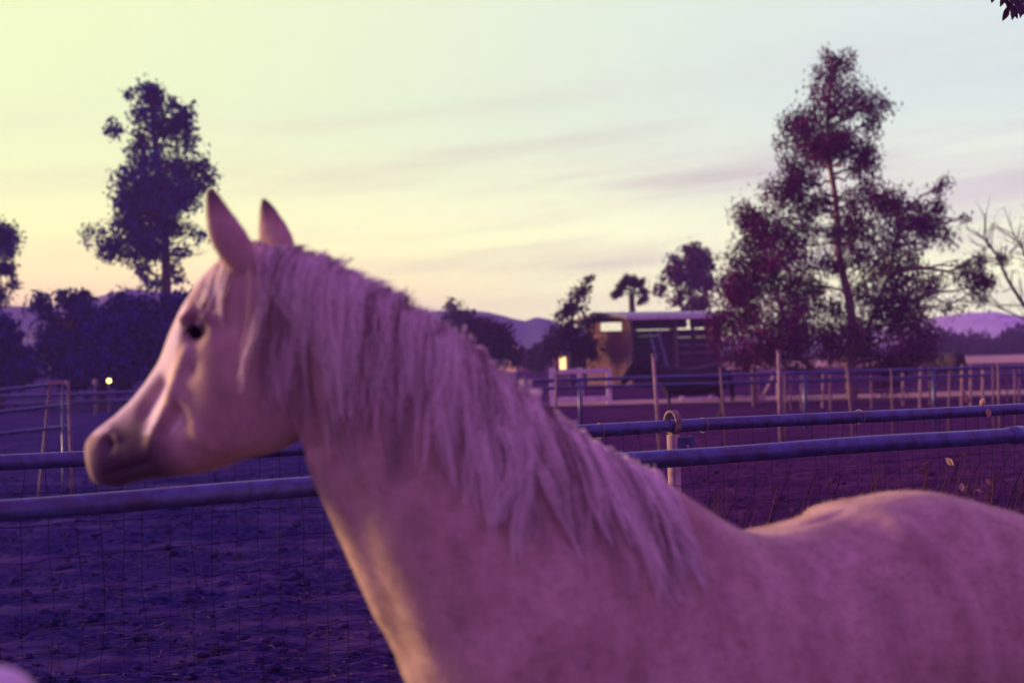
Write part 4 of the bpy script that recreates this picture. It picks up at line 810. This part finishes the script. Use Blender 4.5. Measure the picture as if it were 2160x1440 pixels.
for pl, wd_, ns in (([(1092, 842), (1078, 890), (1096, 950), (1086, 1002), (1052, 1050), (1036, 1092)], 0.010, 60), ([(1112, 856), (1118, 910), (1098, 985), (1100, 1030), (1074, 1090), (1072, 1150)], 0.010, 34)):
    q_ = catmull(np.array([SZ(a, c, 0.10) for a, c in pl]), 4); qi = np.linspace(0, len(q_)-1, MS); q_ = np.stack((np.interp(qi, range(len(q_)), q_[:, 0]), np.interp(qi, range(len(q_)), q_[:, 1])), -1)
    for n_ in range(ns):                                  # loose wavy locks lying over the rest
        jit = mr.normal(size=3); pts = []
        for i in range(MS):
            x = i/(MS-1); s, z = q_[i]+jit[:2]*wd_*(1.0-0.55*x); z -= 0.014*(1-x)**3; tv = surf_t(s, z); tv = tv if tv is not None else 0.0
            pts.append((s, max(tv, 0)+0.003+(0.015+0.004*jit[2])*min(1.0, x*3), z))
        lines.append(pts); linev.append(np.clip(0.75+mr.normal()*0.2, 0, 1))
lines = np.array(lines); lines[:, 1:-1] = (lines[:, :-2]+2*lines[:, 1:-1]+lines[:, 2:])/4; sh = lines.shape
strands(bend(lines.reshape(-1, 3)).reshape(sh), 0.0010, 'mane', M['mane'], he_, val=linev)
# forelock
lines = []
for lk in range(14):
    a0 = np.array(SZ(mr.uniform(478, 540), mr.uniform(512, 560))); a1 = np.array(SZ(mr.uniform(405, 470), mr.uniform(640, 745), .06)); t1 = mr.uniform(-0.05, 0.08)
    for q in range(18):
        pts = []; j0 = mr.normal(size=2)*0.006; j1 = mr.normal(size=2)*0.010; e = mr.uniform(.75, 1)
        for i in range(MS):
            x = i/(MS-1)*e; p = (a0+j0)*(1-x)+(a1+j1)*x; tl = 0.0+t1*x+0.004*mr.normal()*0
            h = bvh.find_nearest(Vector((p[0], tl, p[1])))
            nrm = h[1]; pos = h[0]; off = 0.004+0.004*math.sin(x*3)
            pts.append((pos.x+nrm.x*off, pos.y+nrm.y*off, pos.z+nrm.z*off))
        lines.append(pts)
lines = np.array(lines); 
for _ in range(3): lines[:, 1:-1] = (lines[:, :-2]+2*lines[:, 1:-1]+lines[:, 2:])/4
sh = lines.shape; strands(bend(lines.reshape(-1, 3)).reshape(sh), 0.0012, 'forelock', M['mane'], he_)
# loose short hair standing on the crest
lines = []
for q in range(420):
    k = mr.random()*0.75; s0 = np.interp(k, cl, crest[:, 0]); z0 = np.interp(k, cl, crest[:, 1])-0.008; ln = mr.uniform(0.012, 0.03); d = np.array((mr.normal(-0.3, 0.5), mr.normal(0.25, 0.5), 0.8)); d /= np.linalg.norm(d)
    lines.append([np.array((s0, mr.uniform(-.012, .012), z0-0.004))+d*ln*x-np.array((0.01, 0, 0.02))*x*x for x in np.linspace(0, 1, 6)])
lines = np.array(lines); sh = lines.shape; strands(bend(lines.reshape(-1, 3)).reshape(sh), 0.0012, 'crest_hair', M['crest'], he_, flat=True)
# tail
lines = []
for q in range(420):
    a = mr.normal(size=2)*0.018; b_ = mr.normal(size=2)*0.05; l2 = mr.uniform(0.7, 0.95)
    lines.append([(-1.12-0.10*math.sin(min(x*3, 1.57))+a[0]+b_[0]*x, a[1]+b_[1]*x, 1.16+0.02*math.sin(x*6)-x*l2) for x in np.linspace(0, 1, 9)])
lines = np.array(lines); sh = lines.shape; strands(bend(lines.reshape(-1, 3)).reshape(sh), 0.0016, 'tail', M['mane'], he_)
# short winter coat
ch_m = cm.copy(); ch_m.name = 'coat_hair'; add_translucency(ch_m, 0.4)
hm.calc_loop_triangles(); tri = np.empty(len(hm.loop_triangles)*3, np.int32); hm.loop_triangles.foreach_get('vertices', tri); tri = tri.reshape(-1, 3)
a_, b_, c_ = HS[tri[:, 0]], HS[tri[:, 1]], HS[tri[:, 2]]; ar = np.linalg.norm(np.cross(b_-a_, c_-a_), axis=1)/2*(a_[:, 2] > 0.6); nf = 110000
k = rng.choice(len(tri), nf, p=ar/ar.sum()); r1, r2 = np.sqrt(rng.random(nf)), rng.random(nf)
pt = a_[k]*(1-r1)[:, None]+b_[k]*(r1*(1-r2))[:, None]+c_[k]*(r1*r2)[:, None]; nn = NS[tri[k, 0]]
flow = np.tile(np.array((-0.75, 0, -0.55)), (nf, 1)); hd_ = pt[:, 0] > 0.75; flow[hd_] = (0.35, 0, -0.85); flow = flow-nn*np.sum(flow*nn, 1)[:, None]; flow /= np.linalg.norm(flow, axis=1)[:, None]+1e-6
dv = flow*0.93+nn*rng.uniform(0.22, 0.5, nf)[:, None]+rng.normal(size=(nf, 3))*0.16; ln = rng.uniform(0.008, 0.017, nf)*np.where(hd_, 0.6, 1.0); sv = np.cross(dv, nn); sv /= np.linalg.norm(sv, axis=1)[:, None]+1e-6
pt = pt-nn*0.001; vv = np.stack((pt-sv*0.0007, pt+sv*0.0007, pt+dv*ln[:, None]), 1).reshape(-1, 3)
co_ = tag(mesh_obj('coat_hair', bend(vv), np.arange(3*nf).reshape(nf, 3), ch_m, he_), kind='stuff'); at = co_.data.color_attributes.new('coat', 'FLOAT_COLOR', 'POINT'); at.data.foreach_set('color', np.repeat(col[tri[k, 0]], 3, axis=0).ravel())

# dark pony
pb = MB()
def S0(T, B, wd, sk=0.0, ro=1.0): return (*T, *B, wd, sk, ro)
loft(pb, [S0((-.86, .90), (-.84, .70), .05), S0((-.80, 1.02), (-.80, .55), .16), S0((-.62, 1.10), (-.62, .50), .22), S0((-.40, 1.06), (-.38, .46), .24), S0((-.15, 1.02), (-.12, .44), .24), S0((.08, 1.06), (.10, .46), .21), S0((.26, 1.08), (.30, .54), .17), S0((.44, 1.13), (.44, .72), .12), S0((.62, 1.16), (.58, .86), .09), S0((.78, 1.17), (.72, .93), .075), S0((.90, 1.15), (.82, .98), .05)], 4, 22)
loft(pb, [S0((.80, 1.19), (.76, .98), .06), S0((.92, 1.17), (.82, .90), .08), S0((1.00, 1.05), (.86, .82), .075), S0((1.06, .93), (.95, .76), .055), S0((1.11, .82), (1.02, .70), .05), S0((1.12, .72), (1.06, .67), .03)], 4, 16)
for sd in (1, -1):
    leg(pb, [(a*0.95+0.02, z*0.74, t*0.85, x*0.8, y*0.85) for a, z, t, x, y in FORE], sd); leg(pb, [(a*0.8, z*0.74, t*0.85, x*0.8, y*0.85) for a, z, t, x, y in HIND], sd)
    pb.tube(np.array([(.86, sd*.05, 1.14), (.87, sd*.065, 1.22), (.88, sd*.07, 1.30)]), [0.03, 0.026, 0.008], 8)
pm_, pc_ = remesh(pb, 0.022, 4); pc_ *= np.array((1.28, 1.18, 1.14)); set_co(pm_, np.stack((-pc_[:, 0], -pc_[:, 1], pc_[:, 2]), -1)); pm_.name = 'body'; pm_.materials.clear(); pm_.materials.append(M['black_coat']); pm_.polygons.foreach_set('use_smooth', np.ones(len(pm_.polygons), bool))
def local(p): p = np.array(p, float); p *= np.array((-1.28, -1.18, 1.14)); return p
lines_m = local([[(.80-.45*kk+mr.normal()*.01, .03+.05*x+mr.normal()*.004, 1.18-.24*x) for x in np.linspace(0, 1, 6)] for kk in mr.random(260)])
lines_t = local([[(-.86-.07*math.sin(x*2)+mr.normal()*.02, mr.normal()*.03, .94-.62*x) for x in np.linspace(0, 1, 6)] for kk in range(200)])
for px, D_, rot, label in ((1438, 29.0, 8, 'small dark pony standing behind the far pipe fence, facing left'), (1984, 42.0, 68, 'dark pony seen nearly end on in the far pens at the right')):
    q = empty('pony', G(px, D_), label, 'horse', 'dark ponies in the far pens'); q.rotation_euler = (0, 0, R(-rot))
    for o in (bpy.data.objects.new('body', pm_), strands(lines_m, 0.006, 'mane', M['black_coat'], None), strands(lines_t, 0.006, 'tail', M['black_coat'], None)):
        if o.name not in scene.collection.objects: scene.collection.objects.link(o)
        o.parent = q; o.matrix_parent_inverse = Matrix()

# ------------------------------------------------------------------ evening haze: one closed box of air
hv = bpy.data.materials.new('evening_haze'); hv.use_nodes = True; t = hv.node_tree; t.nodes.clear(); pv = N(t, 'ShaderNodeVolumePrincipled'); ov = N(t, 'ShaderNodeOutputMaterial'); L(t, pv.outputs[0], ov.inputs['Volume'])
pv.inputs['Color'].default_value = (0.50, 0.35, 0.94, 1); pv.inputs['Density'].default_value = 0.0015; pv.inputs['Anisotropy'].default_value = 0.0
mb = MB(); mb.box((0, 200, 8.5), (900, 540, 21)); o = mb.build('haze', hv); tag(o, 'thin violet evening haze', None, None, 'stuff')
